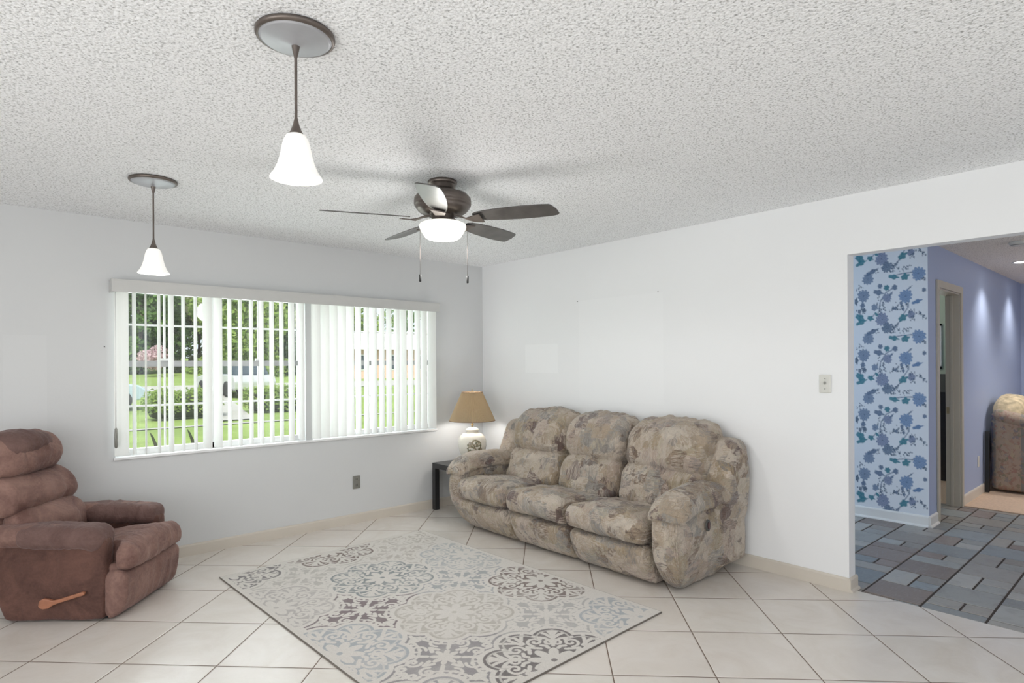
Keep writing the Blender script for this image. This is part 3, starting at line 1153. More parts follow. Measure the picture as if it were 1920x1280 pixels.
YS = [1.01, 0.372, -0.26, -0.935]
YB = [0.915, 0.27, -0.335, -1.02]                 # seams between the seats (far to near)
for i in range(3):
    y1, y0 = YS[i], YS[i + 1]
    cy = (y0 + y1) / 2
    hw = (y1 - y0) / 2
    z1, z0 = YB[i], YB[i + 1]
    cb, hb = (z0 + z1) / 2, (z1 - z0) / 2

    def seat_d(t, p, cy=cy, hw=hw):
        v_ = (p[:, 1] - cy) / hw
        u_ = np.clip((-p[:, 0] - 0.40) / 0.55, 0, 1)             # 0 at the back, 1 at the front
        crown = 0.035 * (1 - v_ ** 2) * np.sin(np.clip(u_, 0, 1) * math.pi * 0.8)
        p[:, 2] += np.where(p[:, 2] > 0.36, crown, 0) - 0.03 * (1 - u_) * (p[:, 2] > 0.33)
        p[:, 0] -= 0.03 * (1 - v_ ** 2) * u_ * np.clip((p[:, 2] - 0.22) / 0.15, 0, 1)
        return p
    sofa_part('seat_cushion', (0.36, y0 + 0.007, 0.27), (0.965, y1 - 0.007, 0.445), (0.10, 0.055, 0.088), seat_d, 0.010, 10 + i, ruffle=0.008, raxis=1)

    def foot_d(t, p, cy=cy, hw=hw):
        v_ = (p[:, 1] - cy) / hw
        z_ = p[:, 2]
        fr_ = np.clip((-p[:, 0] - 0.72) / 0.15, 0, 1)
        p[:, 0] -= fr_ * (0.10 * np.clip(z_ / 0.25, 0, 1) + 0.045 * (1 - ((z_ - 0.16) / 0.14) ** 2) * (1 - 0.5 * v_ ** 2) - 0.07)
        return p
    sofa_part('footrest_panel', (0.60, y0 + 0.008, 0.008), (0.885, y1 - 0.008, 0.272), (0.07, 0.04, 0.05), foot_d, 0.006, 20 + i, ruffle=0.007, raxis=1)

    def lum_d(t, p, cy=cb, hw=hb):
        z_ = p[:, 2]
        v_ = (p[:, 1] - cy) / hw
        p[:, 0] += (z_ - 0.40) * 0.30
        p[:, 0] -= 0.055 * (1 - v_ ** 2) * np.clip((-p[:, 0] - 0.28) / 0.2, 0, 1)
        p[:, 2] += 0.05 * (1 - v_ ** 2) * np.clip((z_ - 0.5) / 0.2, 0, 1)
        return p
    sofa_part('lumbar_cushion', (0.22, z0 + 0.009, 0.38), (0.50, z1 - 0.009, 0.67), (0.10, 0.06, 0.09), lum_d, 0.013, 30 + i, ruffle=0.010, raxis=1)

    def head_d(t, p, cy=cb, hw=hb):
        z_ = p[:, 2]
        v_ = (p[:, 1] - cy) / hw
        zz = np.clip((z_ - 0.62) / 0.38, 0, 1)
        p[:, 0] += 0.04 + 0.10 * zz ** 1.6
        p[:, 0] -= 0.06 * (1 - v_ ** 2) * np.clip((-p[:, 0] - 0.20) / 0.15, 0, 1) * np.sin(math.pi * np.clip(zz * 0.8 + 0.15, 0, 1))
        p[:, 2] += 0.035 * (1 - v_ ** 2) * zz
        p[:, 2] += 0.05 * np.abs(v_) ** 2 * (1 - zz) * 0 - 0.03 * (1 - zz) * (v_ < 0) * v_ * 0
        p[:, 0] -= 0.022 * vnoise(np.stack([p[:, 1] * 15 + cy * 9, z_ * 2.2, z_ * 0], -1), 77) * np.sin(math.pi * np.clip(1 - zz, 0, 1)) * (t[:, 0] < 0)
        # the pillow is wider on top
        p[:, 1] += v_ * 0.012 * zz
        return p
    sofa_part('headrest_cushion', (0.16, z0 + 0.004, 0.632), (0.455, z1 - 0.004, 0.985), (0.13, 0.085, 0.12), head_d, 0.016, 40 + i, ruffle=0.012, raxis=1, ws=7)

for s in (1, -1):                                 # s = 1 far arm, -1 near arm
    yi, yo = 0.955 * s, 1.125 * s

    def body_d(t, p, s=s):
        z_ = p[:, 2]
        zz = np.clip((z_ - 0.03) / 0.53, 0, 1)
        out = np.clip((p[:, 1] * s - 1.00) / 0.12, 0, 1)
        fr_ = np.clip((-p[:, 0] - 0.5) / 0.35, 0, 1)
        bk = np.clip((0.35 + p[:, 0]) / 0.3, 0, 1)
        p[:, 1] += s * out * (0.032 * np.sin(math.pi * np.clip(zz * 0.9 + 0.08, 0, 1)) - 0.045 * (1 - zz) ** 3)
        p[:, 0] -= fr_ * (0.055 * np.sin(math.pi * np.clip(zz, 0, 1)) - 0.10 * (1 - zz) ** 2.5)
        p[:, 2] += bk * 0.10 * (1 - zz) ** 2 * out
        return p
    sofa_part('arm_panel', (0.085, min(yi, yo), 0.004), (0.90, max(yi, yo), 0.56), (0.075, 0.055, 0.085), body_d, 0.006, 50 + s, step=0.018)

    # welt along the front outer seam
    zz_ = np.linspace(0.06, 0.50, 24)
    pp_ = np.stack([np.full(24, -0.868), np.full(24, yo - 0.012 * s), zz_], 1)
    pp_ = body_d(None, pp_)
    pp_[:, 1] += 0.004 * s
    v, f = tube(pp_.tolist(), 0.0055, 8)
    mk('piping', v, f, M_sofa, sofa)

    def pad_d(t, p, s=s):
        d_ = -p[:, 0]
        u_ = np.clip((d_ - 0.15) / 0.82, 0, 1)
        p[:, 2] += 0.055 * np.sin(math.pi * np.clip(u_ * 0.95, 0, 1)) - 0.06 * np.clip((u_ - 0.72) / 0.28, 0, 1) ** 2
        edge = np.abs(p[:, 1] * s - 1.06) / 0.135
        p[:, 2] -= 0.055 * np.clip(edge, 0, 1.2) ** 2 * np.clip((p[:, 2] - 0.40) / 0.1, 0, 1)
        return p
    pad = sofa_part('arm_pillow', (0.10, (1.06 * s) - 0.125, 0.47), (0.955, (1.06 * s) + 0.125, 0.592), (0.10, 0.07, 0.058), pad_d, 0.009, 60 + s, ruffle=0.007, raxis=0)

    def wing_d(t, p, s=s):
        z_ = p[:, 2]
        zz = np.clip((z_ - 0.35) / 0.55, 0, 1)
        p[:, 0] += 0.19 * zz * np.clip((-p[:, 0] - 0.05) / 0.35, 0, 1)
        p[:, 1] += s * 0.03 * np.sin(math.pi * zz)
        p[:, 2] -= 0.02 * ((p[:, 1] * s - 1.05) / 0.1) ** 2 * zz
        return p
    y_a, y_b = sorted((0.93 * s, 1.145 * s))
    sofa_part('back_wing', (0.045, y_a, 0.06), (0.43, y_b, 0.895), (0.05, 0.06, 0.055), wing_d, 0.006, 70 + s)


def shell_d(t, p):
    p[:, 0] += 0.0
    return p


sofa_part('back_shell', (0.03, -1.09, 0.10), (0.24, 1.09, 0.90), (0.06, 0.06, 0.08), None, 0.003, 80, step=0.04)
sofa_part('base', (0.12, -0.98, 0.0), (0.66, 0.98, 0.16), (0.02, 0.02, 0.02), None, 0, 81, step=0.08, mat=M_black)
# release pull: dark oval recess with a finger loop on the near arm's outer side
v, f = lathe([(0.0001, 0.0), (0.022, 0.001), (0.030, 0.004), (0.036, 0.003), (0.038, -0.006)], 28)
v = [(x * 0.62, y * 1.0, z) for x, y, z in v]
v = [(x - 0.60, -1.170 - z, y + 0.40) for x, y, z in v]
rec = mk('release_recess', v, [tuple(reversed(q)) for q in f], M_grey, sofa)
v, f = softbox((-0.610, -1.181, 0.378), (-0.590, -1.169, 0.422), (0.009, 0.005, 0.012), 0.004)
mk('finger_pull', v, f, simple('brown_pull', (0.09, 0.045, 0.045), 0.35), rec)

# ------------------------------------------------------------------ recliner
rec = thing('recliner_chair', 'worn brown suede recliner with three stacked back rolls in front of the window wall', 'chair', (-3.462, -0.985, 0), R(-40))


def rp(name, lo, hi, r, deform=None, wr=0.006, seed=0, step=0.018, ruffle=0.0, raxis=1, ws=9, mat=None, parent=rec):
    p, f = softbox(lo, hi, r, step, deform, wr, ws, seed, ruffle, raxis)
    return mk(name, p, f, mat or M_brown, parent)


BW = 0.645


def side_d(t, p):
    z_ = np.clip(p[:, 2] / 0.47, 0, 1)
    bk = np.clip((-p[:, 0] - 0.45) / 0.2, 0, 1)
    p[:, 0] += bk * 0.09 * (1 - np.clip(z_ * 2.2, 0, 1))
    return p


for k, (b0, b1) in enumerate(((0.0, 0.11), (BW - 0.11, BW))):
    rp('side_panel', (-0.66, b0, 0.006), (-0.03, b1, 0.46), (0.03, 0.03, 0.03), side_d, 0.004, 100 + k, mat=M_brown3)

    def arm_d(t, p):
        u_ = np.clip(-p[:, 0] / 0.66, 0, 1)
        p[:, 2] += 0.012 * np.sin(u_ * math.pi) - 0.012 * (1 - u_) ** 3
        return p
    c_ = (b0 + b1) / 2
    rp('arm_rest', (-0.70, c_ - 0.088, 0.405), (-0.06, c_ + 0.088, 0.522), (0.06, 0.055, 0.055), arm_d, 0.005, 110 + k)
    rp('arm_cover', (-0.50, c_ - 0.096, 0.395), (-0.04, c_ + 0.096, 0.525), (0.055, 0.058, 0.06), arm_d, 0.006, 120 + k, ruffle=0.006, raxis=0, mat=M_brown2)


def rseat_d(t, p):
    u_ = np.clip((p[:, 0] + 0.45) / 0.6, 0, 1)
    v_ = (p[:, 1] - BW / 2) / (BW / 2)
    p[:, 2] += np.where(p[:, 2] > 0.33, 0.045 * (1 - v_ ** 2) * np.sin(u_ * math.pi * 0.75), 0) + 0.0
    p[:, 2] -= 0.05 * (1 - u_) * (p[:, 2] > 0.33)
    # front rolls over and down
    fr_ = np.clip((p[:, 0] - 0.02) / 0.12, 0, 1)
    p[:, 2] -= 0.035 * fr_ ** 2
    # narrower between the arms
    inn = np.clip((0.02 - p[:, 0]) / 0.03, 0, 1)
    w_ = 1 - inn * 0.26
    p[:, 1] = BW / 2 + (p[:, 1] - BW / 2) * w_
    return p


rp('seat_cushion', (-0.47, 0.03, 0.255), (0.11, BW - 0.03, 0.405), (0.085, 0.05, 0.078), rseat_d, 0.008, 130, ruffle=0.009)


def rfoot_d(t, p):
    z_ = p[:, 2]
    p[:, 0] += 0.035 * np.clip(z_ / 0.25, 0, 1) * np.clip((p[:, 0] + 0.0) / 0.1, 0, 1) - 0.03 * (1 - np.clip(z_ / 0.12, 0, 1)) ** 2 * (p[:, 0] > 0)
    return p


rp('footrest', (-0.05, 0.006, 0.003), (0.06, BW - 0.02, 0.272), (0.06, 0.035, 0.06), rfoot_d, 0.005, 140, ruffle=0.008)
rp('inner_panel', (-0.06, 0.05, 0.03), (0.02, BW - 0.05, 0.30), (0.02, 0.02, 0.02), None, 0.003, 141)


def roll(name, a0, a1, z0, z1, seed, b0=0.07, b1=BW - 0.07, lean=0.22, mat=None, r=None):
    def d(t, p):
        zc = p[:, 2]
        v_ = (p[:, 1] - (b0 + b1) / 2) / ((b1 - b0) / 2)
        p[:, 0] -= (zc - 0.45) * lean
        p[:, 0] -= 0.035 * v_ ** 2
        p[:, 2] += 0.015 * (1 - v_ ** 2) * (1 if z1 > 0.9 else 0.4)
        return p
    h_ = (z1 - z0) / 2
    return rp(name, (a0, b0, z0), (a1, b1, z1), r or ((a1 - a0) / 2, 0.06, h_ * 0.96), d, 0.009, seed, ruffle=0.010, mat=mat)


roll('lower_back_roll', -0.62, -0.43, 0.38, 0.60, 150)
roll('middle_back_roll', -0.72, -0.475, 0.565, 0.79, 151, b0=0.03, b1=BW - 0.05)
hr = roll('head_roll', -0.73, -0.475, 0.77, 1.01, 152, b0=0.02, b1=BW - 0.08, r=(0.11, 0.10, 0.115))
roll('head_cover', -0.738, -0.467, 0.87, 1.02, 153, b0=0.07, b1=BW - 0.17, mat=M_brown2, r=(0.10, 0.05, 0.08))
roll('back_shell', -0.72, -0.62, 0.30, 0.93, 154, b0=0.06, b1=BW - 0.06, r=(0.04, 0.05, 0.06))
# wooden lever on the near side
pts = [(-0.435, 0.095), (-0.43, 0.125), (-0.405, 0.14), (-0.375, 0.137), (-0.345, 0.128), (-0.30, 0.137), (-0.16, 0.175), (-0.145, 0.172), (-0.15, 0.155), (-0.30, 0.115), (-0.345, 0.10), (-0.37, 0.083), (-0.405, 0.078), (-0.425, 0.085)]
v, f = prism([(-0.145 + (a + 0.145) * 0.86 + 0.03, 0.125 + (b - 0.125) * 0.95 + 0.005) for a, b in pts], -0.030, -0.012, axis=1)
lv = mk('release_lever', v, f, M_wood, rec, smooth=False, bevel=0.005)
tag(lv, 'reddish wooden lever')
v, f = tube([(-0.335, -0.02, 0.115), (-0.335, 0.01, 0.115)], 0.012, 12)
mk('pivot', v, f, M_black, lv)
for (a, b) in ((-0.52, 0.08), (-0.52, BW - 0.08), (-0.08, 0.08), (-0.08, BW - 0.08)):
    MB().box((a - 0.05, b - 0.03, 0.0), (a + 0.05, b + 0.03, 0.04)).obj('foot', M_black, rec)

# ------------------------------------------------------------------ side table and lamp
tb = thing('side_table', 'small square black side table in the corner beside the sofa', 'table', (-0.405, -0.322, 0))
MB().box((-0.275, -0.275, 0.405), (0.275, 0.275, 0.455)).obj('table_top', M_dark, tb, bevel=0.002)
for sx in (-1, 1):
    for sy in (-1, 1):
        MB().box((sx * 0.275 - (0.05 if sx > 0 else 0), sy * 0.275 - (0.05 if sy > 0 else 0), 0), (sx * 0.275 + (0.05 if sx < 0 else 0), sy * 0.275 + (0.05 if sy < 0 else 0), 0.405)).obj('leg', M_dark, tb, bevel=0.002)

tl = thing('table_lamp', 'ceramic jar table lamp with tan pleated shade on the black side table', 'lamp', (-0.397, -0.323, 0.455))


def ceramic():
    t = NT('painted_ceramic')
    co = t.coord()
    v_ = t.n('TexVoronoi', feature='F1')
    v_.inputs['Scale'].default_value = 75
    t.l(co, v_.inputs['Vector'])
    sp = t.n('SeparateXYZ')
    t.l(co, sp.inputs[0])
    # painted bouquet on the side that faces the room
    ad = t.math('ADD', t.math('MULTIPLY', sp.outputs[0], -0.55), t.math('MULTIPLY', sp.outputs[1], -0.83))
    tx = t.math('SUBTRACT', t.math('MULTIPLY', sp.outputs[0], 0.83), t.math('MULTIPLY', sp.outputs[1], 0.55))
    dz = t.math('DIVIDE', t.math('SUBTRACT', sp.outputs[2], 0.165), 0.075)
    dx = t.math('DIVIDE', t.math('SUBTRACT', tx, 0.012), 0.075)
    rr = t.math('SQRT', t.math('ADD', t.math('MULTIPLY', dz, dz), t.math('MULTIPLY', dx, dx)))
    inside = t.math('MULTIPLY', t.math('LESS_THAN', rr, 1.0), t.math('GREATER_THAN', ad, 0.02))
    nz = t.noise(co, 45, 3)
    k = t.math('MULTIPLY', inside, t.math('GREATER_THAN', nz.outputs[0], 0.46))
    c = t.mix((0.80, 0.78, 0.70), t.ramp(v_.outputs['Color'], [(0.2, (0.16, 0.17, 0.11)), (0.5, (0.30, 0.24, 0.16)), (0.9, (0.42, 0.40, 0.28))]), k)
    t.col(c)
    t.set(Roughness=0.15)
    return t.m


v, f = lathe([(0.001, 0), (0.075, 0), (0.08, 0.012), (0.078, 0.03), (0.10, 0.065), (0.125, 0.115), (0.137, 0.165), (0.137, 0.215), (0.122, 0.258), (0.09, 0.285), (0.055, 0.297),
              (0.053, 0.305), (0.062, 0.310), (0.065, 0.318), (0.060, 0.330), (0.035, 0.342), (0.012, 0.348), (0.001, 0.349)], 56)
mk('jar', v, f, ceramic(), tl)
v, f = lathe([(0.012, 0.345), (0.009, 0.36), (0.016, 0.366), (0.016, 0.372), (0.008, 0.38), (0.008, 0.40), (0.018, 0.405), (0.018, 0.45), (0.001, 0.452)], 24)
mk('stem', v, f, M_brass, tl)


def shade_mat():
    t = NT('tan_pleated_fabric')
    d = t.n('BsdfDiffuse')
    d.inputs[0].default_value = (0.50, 0.40, 0.27, 1)
    tr = t.n('BsdfTranslucent')
    tr.inputs[0].default_value = (0.50, 0.40, 0.25, 1)
    mx = t.n('MixShader')
    mx.inputs[0].default_value = 0.22
    t.l(d.outputs[0], mx.inputs[1])
    t.l(tr.outputs[0], mx.inputs[2])
    t.l(mx.outputs[0], t.out.inputs[0])
    return t.m


NP = 96
v, f = [], []
for k in range(8):
    q = k / 7
    rr = 0.222 + (0.100 - 0.222) * q
    z = 0.412 + 0.275 * q
    for i in range(NP * 2):
        a = 2 * math.pi * i / (NP * 2)
        r_ = rr + (0.0022 if i % 2 else -0.0022) * (1.3 - 0.5 * q)
        v.append((r_ * math.cos(a), r_ * math.sin(a), z))
n2 = NP * 2
for k in range(7):
    for i in range(n2):
        j = (i + 1) % n2
        f.append((k * n2 + i, k * n2 + j, (k + 1) * n2 + j, (k + 1) * n2 + i))
sh = mk('lamp_shade', v, f, shade_mat(), tl, smooth=False)
so = sh.modifiers.new('thickness', 'SOLIDIFY')
so.thickness = 0.0015
for z, rr in ((0.412, 0.224), (0.687, 0.101)):
    v, f = tube([(rr * math.cos(a), rr * math.sin(a), z) for a in [2 * math.pi * i / 48 for i in range(49)]], 0.003, 6, cap=False)
    mk('shade_trim', v, f, simple('shade_trim_cloth', (0.25, 0.16, 0.10), 0.8), sh)
v, f = lathe([(0.001, 0.690), (0.004, 0.692), (0.003, 0.70), (0.007, 0.706), (0.004, 0.715), (0.001, 0.72)], 14)
mk('finial', v, f, M_brass, tl)
mb = MB()
for a in (0.3, 0.3 + math.pi / 2):
    mb.add(*tube([(0.1 * math.cos(a), 0.1 * math.sin(a), 0.683), (-0.1 * math.cos(a), -0.1 * math.sin(a), 0.683)], 0.002, 6))
mb.obj('spider', M_brass, tl)
v, f = lathe([(0.001, 0.56), (0.02, 0.555), (0.03, 0.53), (0.03, 0.51), (0.018, 0.47), (0.014, 0.45)], 20)
mk('bulb', v, f, M_bulb, tl)
lamp('POINT', 'table_lamp_light', (-0.397, -0.323, 0.965), 11, (1, 0.97, 0.93), shadow_soft_size=0.055)

# ------------------------------------------------------------------ pendants


def pendant(loc, zb, label):
    root = thing('pendant_light', label, 'pendant light', (loc[0], loc[1], H), group='bell shade pendant lights')
    v, f = lathe([(0.113, 0.0), (0.116, -0.004), (0.116, -0.012), (0.110, -0.016), (0.104, -0.0165), (0.103, -0.019), (0.098, -0.021), (0.06, -0.026), (0.02, -0.034), (0.012, -0.038), (0.001, -0.038)], 64)
    cn = mk('canopy', v, [tuple(reversed(q)) for q in f], M_nickel, root)
    v, f = lathe([(0.112, 0.0), (0.1175, -0.002), (0.1185, -0.008), (0.1165, -0.0135), (0.110, -0.0165), (0.1075, -0.0168)], 64)
    mk('canopy_rim', v, [tuple(reversed(q)) for q in f], M_bronze, cn)
    z0 = zb - H
    v, f = lathe([(0.0125, -0.036), (0.010, -0.05), (0.0045, -0.075), (0.0042, z0 + 0.19), (0.0055, z0 + 0.185), (0.010, z0 + 0.165), (0.018, z0 + 0.145), (0.025, z0 + 0.134), (0.024, z0 + 0.132), (0.001, z0 + 0.132)], 24)
    mk('stem', v, [tuple(reversed(q)) for q in f], M_bronze, root)
    prof = [(0.024, 0.136), (0.030, 0.133), (0.034, 0.124), (0.037, 0.119), (0.041, 0.105), (0.045, 0.085), (0.050, 0.062), (0.057, 0.040), (0.067, 0.018), (0.076, 0.006), (0.079, 0.0)]
    inner = [(r_ - 0.004, z_ + 0.001) for r_, z_ in reversed(prof)]
    v, f = lathe([(r_, z_ + z0) for r_, z_ in prof + inner], 48, close=True)
    mk('glass_shade', v, [tuple(reversed(q)) for q in f], M_bulbs, root)
    v, f = lathe([(0.001, 0.045 + z0), (0.018, 0.05 + z0), (0.026, 0.07 + z0), (0.024, 0.09 + z0), (0.012, 0.115 + z0), (0.01, 0.13 + z0)], 20)
    mk('bulb', v, f, M_bulb, root)
    lamp('POINT', 'pendant_glow', (loc[0], loc[1], zb - 0.02), 2.6, (1, 0.95, 0.86), shadow_soft_size=0.05)
    return root


def shade_glass():
    t = NT('alabaster_shade_glass')
    co = t.coord()
    nz = t.noise(co, 22, 4, 0.6, 1.5)
    t.col((0.9, 0.89, 0.86))
    t.set(Roughness=0.25)
    t.b.inputs['Emission Color'].default_value = (1, 0.98, 0.93, 1)
    sp = t.n('SeparateXYZ')
    t.l(co, sp.inputs[0])
    t.l(t.math('ADD', t.math('MULTIPLY', nz.outputs[0], 0.25), 0.22), t.b.inputs['Emission Strength'])
    return t.m


M_bulbs = shade_glass()
pendant((-3.263, -3.128), 1.992, 'lit bell glass pendant light nearest the camera, large in the upper picture')
pendant((-3.272, -1.172), 1.925, 'lit bell glass pendant light hanging near the window wall, the farther smaller one')

# ------------------------------------------------------------------ ceiling fan
fan = thing('ceiling_fan', 'five blade bronze ceiling fan with lit bowl light over the rug', 'ceiling fan', (-2.05, -2.19, H))
v, f = lathe([(0.078, 0), (0.082, -0.006), (0.082, -0.016), (0.076, -0.022), (0.072, -0.024), (0.070, -0.040), (0.055, -0.052), (0.048, -0.056), (0.048, -0.07), (0.001, -0.07)], 56)
mk('canopy', v, [tuple(reversed(q)) for q in f], M_bronze, fan)
v, f = lathe([(0.05, -0.058), (0.10, -0.064), (0.14, -0.078), (0.158, -0.098), (0.160, -0.118), (0.157, -0.124), (0.160, -0.128), (0.157, -0.140), (0.148, -0.146), (0.150, -0.152), (0.135, -0.170), (0.11, -0.185), (0.075, -0.19), (0.001, -0.19)], 64)
mk('motor_housing', v, [tuple(reversed(q)) for q in f], M_bronze, fan)
v, f = lathe([(0.062, -0.185), (0.066, -0.195), (0.062, -0.215), (0.070, -0.228), (0.080, -0.236), (0.116, -0.243), (0.122, -0.250), (0.118, -0.256), (0.001, -0.256)], 56)
mk('light_fitter', v, [tuple(reversed(q)) for q in f], M_bronze, fan)
v, f = lathe([(0.112, -0.236), (0.128, -0.244), (0.131, -0.256), (0.126, -0.272), (0.112, -0.295), (0.100, -0.313), (0.085, -0.323), (0.05, -0.330), (0.001, -0.332)], 56)
mk('glass_bowl', v, [tuple(reversed(q)) for q in f], M_bowl, fan)
# blade: outline in its own frame, x along the radius
bo = [(0.185, 0.028), (0.21, 0.043), (0.27, 0.056), (0.35, 0.066), (0.45, 0.072), (0.55, 0.071), (0.62, 0.066), (0.648, 0.060), (0.660, 0.046), (0.655, 0.0), (0.636, -0.048), (0.624, -0.058),
      (0.58, -0.064), (0.48, -0.068), (0.36, -0.064), (0.27, -0.056), (0.21, -0.043), (0.185, -0.028)]
cam_ang = math.degrees(YAW) - 90
bl0 = None
for k in range(5):
    th = R(cam_ang - 90 + 72 * k)
    er = Vector((math.cos(th), math.sin(th), 0))
    et = Vector((-math.sin(th), math.cos(th), 0))
    tilt = R(13.5)
    ev = et * math.cos(tilt) - Vector((0, 0, 1)) * math.sin(tilt)
    en = er.cross(ev)
    v = []
    for s_ in (0.0, 0.006):
        for a, b in bo:
            v.append(tuple(er * a + ev * b + en * s_ + Vector((0, 0, -0.214))))
    n = len(bo)
    f = [tuple(reversed(range(n))), tuple(range(n, 2 * n))] + [(i, (i + 1) % n, n + (i + 1) % n, n + i) for i in range(n)]
    bl_ = mk('blade', v, f, M_blade, fan, smooth=False, bevel=0.002)
    # iron: a bracket under the blade that curves up to the flywheel
    mb = MB()
    pth = [(0.075, 0, -0.196), (0.11, 0, -0.205), (0.15, 0, -0.222), (0.185, 0, -0.2235), (0.235, 0, -0.2225)]
    vv = []
    for (a, b, z) in pth:
        wd = 0.020 + 0.022 * max(0, (a - 0.13)) / 0.1
        for sg in (-1, 1):
            for dz in (0, -0.006):
                zz = z + dz + (-math.sin(tilt) * sg * wd if a > 0.15 else 0)
                vv.append(tuple(er * a + et * (sg * wd) + Vector((0, 0, zz))))
    ff = []
    for i in range(len(pth) - 1):
        o = i * 4
        ff += [(o, o + 4, o + 5, o + 1), (o + 2, o + 3, o + 7, o + 6), (o, o + 2, o + 6, o + 4), (o + 1, o + 5, o + 7, o + 3)]
    ff += [(0, 1, 3, 2), (len(vv) - 4, len(vv) - 2, len(vv) - 1, len(vv) - 3)]
    mk('blade_iron', vv, ff, M_bronze, bl_, smooth=False)
for sx, zb_ in ((-0.128, -0.562), (0.137, -0.572)):
    p0 = rt * sx
    v, f = tube([(p0.x, p0.y, -0.252), (p0.x, p0.y, zb_ + 0.04)], 0.0012, 6)
    ch = mk('pull_chain', v, f, M_bronze, fan)
    v, f = tube([(p0.x, p0.y, zb_ + 0.042), (p0.x, p0.y, zb_ + 0.038), (p0.x, p0.y, zb_ + 0.002), (p0.x, p0.y, zb_)], [0.003, 0.0062, 0.0062, 0.004], 12)
    mk('fob', v, f, M_black, ch)
lamp('SPOT', 'fan_light', (-2.05, -2.19, H - 0.35), 21, (1, 0.98, 0.95), (0, 0, 0), spot_size=R(172), spot_blend=0.25, shadow_soft_size=0.09)
lamp('POINT', 'fan_uplight', (-2.05, -2.19, H - 0.42), 7.5, (1, 0.98, 0.95), shadow_soft_size=0.11)

# ------------------------------------------------------------------ outlet, switch, nails
ot = thing('wall_outlet', 'grey metal double outlet plate low on the window wall', 'outlet', (-1.464, 0, 0.364))
v, f = softbox((-0.036, -0.007, -0.058), (0.036, 0.0, 0.058), (0.006, 0.004, 0.006), 0.006)
mk('plate', v, f, M_plate, ot)
for z in (-0.026, 0.026):
    v, f = softbox((-0.018, -0.0095, z - 0.017), (0.018, -0.005, z + 0.017), (0.008, 0.002, 0.008), 0.006)
    so_ = mk('socket', v, f, M_plate, ot)
    MB().box((-0.009, -0.0102, z - 0.005), (-0.006, -0.009, z + 0.009)).box((0.006, -0.0102, z - 0.005), (0.009, -0.009, z + 0.009)).obj('slot', M_grey, so_)
sw = thing('light_switch', 'ivory toggle light switch plate beside the wide opening', 'light switch', (0, -3.44, 1.278))
v, f = softbox((-0.009, -0.036, -0.058), (0.0, 0.036, 0.058), (0.004, 0.005, 0.005), 0.006)
mk('plate', v, f, M_switch, sw)
v, f = softbox((-0.020, -0.005, -0.004), (-0.006, 0.005, 0.014), (0.003, 0.003, 0.003), 0.003)
mk('toggle', v, f, M_plate, sw)
for z in (-0.032, 0.032):
    v, f = tube([(-0.008, 0, z), (-0.0102, 0, z)], 0.0035, 10)
    mk('screw', v, f, M_plate, sw)
so2 = thing('wall_outlet', 'white outlet plate low on the blue wall beyond the opening', 'outlet', (3.86, HY, 0.36))
v, f = softbox((-0.036, -0.007, -0.058), (0.036, 0.0, 0.058), (0.006, 0.004, 0.006), 0.008)
mk('plate', v, f, M_switch, so2)
for (p_, lb, ax) in (((0, -1.348, 1.967), 'small dark nail in the sofa wall, the one nearer the corner', 0), ((0, -2.196, 1.976), 'small dark nail in the sofa wall, the one nearer the opening', 0),
                     ((-3.345, 0, 1.55), 'small dark nail in the window wall just left of the blind', 1)):
    e = Vector((-1, 0, 0)) if ax == 0 else Vector((0, -1, 0))
    v, f = tube([Vector(p_) - e * 0.005, Vector(p_) + e * 0.004, Vector(p_) + e * 0.006], [0.0025, 0.004, 0.003], 8)
    tag(mk('nail', v, f, M_grey), lb, 'nail')

# ------------------------------------------------------------------ hall furniture and lights


def floral_fabric():
    t = NT('striped_floral_upholstery')
    co = t.coord()
    sp = t.n('SeparateXYZ')
    t.l(co, sp.inputs[0])
    ph = t.math('FRACT', t.math('ADD', t.math('DIVIDE', sp.outputs[1], 0.34), 100.38))
    st = t.ramp(ph, [(0.0, (0.36, 0.29, 0.23)), (0.30, (0.21, 0.20, 0.19)), (0.36, (0.13, 0.13, 0.17)), (0.60, (0.21, 0.20, 0.19)), (0.68, (0.36, 0.28, 0.22))], 'CONSTANT')
    v_ = t.n('TexVoronoi', feature='F1')
    v_.inputs['Scale'].default_value = 26
    t.l(co, v_.inputs['Vector'])
    fl = t.ramp(v_.outputs['Color'], [(0.1, (0.16, 0.18, 0.12)), (0.4, (0.30, 0.15, 0.13)), (0.7, (0.38, 0.32, 0.22)), (0.9, (0.16, 0.16, 0.20))])
    nz = t.noise(co, 22, 4, 0.6)
    c = t.mix(st, fl, t.math('MULTIPLY', t.math('GREATER_THAN', nz.outputs[0], 0.50), 0.7))
    t.col(c)
    t.set(Roughness=0.85)
    return t.m


M_floral = floral_fabric()
M_floral2 = simple('cream_floral_upholstery', (0.56, 0.46, 0.30), 0.85, var=0.35, scale=16)
ac = thing('floral_armchair', 'high-sided armchair in striped flowered fabric on the carpet beyond the opening', 'armchair', (4.19, -3.555, 0.006))


def ac_p(name, lo, hi, r, d, seed, mat=M_floral, **kw):
    p, f = softbox(lo, hi, r, 0.025, d, 0.006, 9, seed, **kw)
    return mk(name, p, f, mat, ac)


def acs(t, p):
    u_ = np.clip(-p[:, 1] / 0.75, 0, 1)
    zz = np.clip((p[:, 2] - 0.3) / 0.5, 0, 1)
    p[:, 2] -= zz * (0.42 * u_ ** 1.3 * 0.62)
    return p


ac_p('side_panel', (0, -0.78, 0.02), (0.16, 0.02, 0.86), (0.05, 0.07, 0.05), acs, 1)
ac_p('side_panel', (0.66, -0.78, 0.02), (0.82, 0.02, 0.86), (0.05, 0.07, 0.05), acs, 2)


def aca(t, p):
    u_ = np.clip(-p[:, 1] / 0.75, 0, 1)
    p[:, 2] -= 0.26 * u_ ** 1.3
    return p


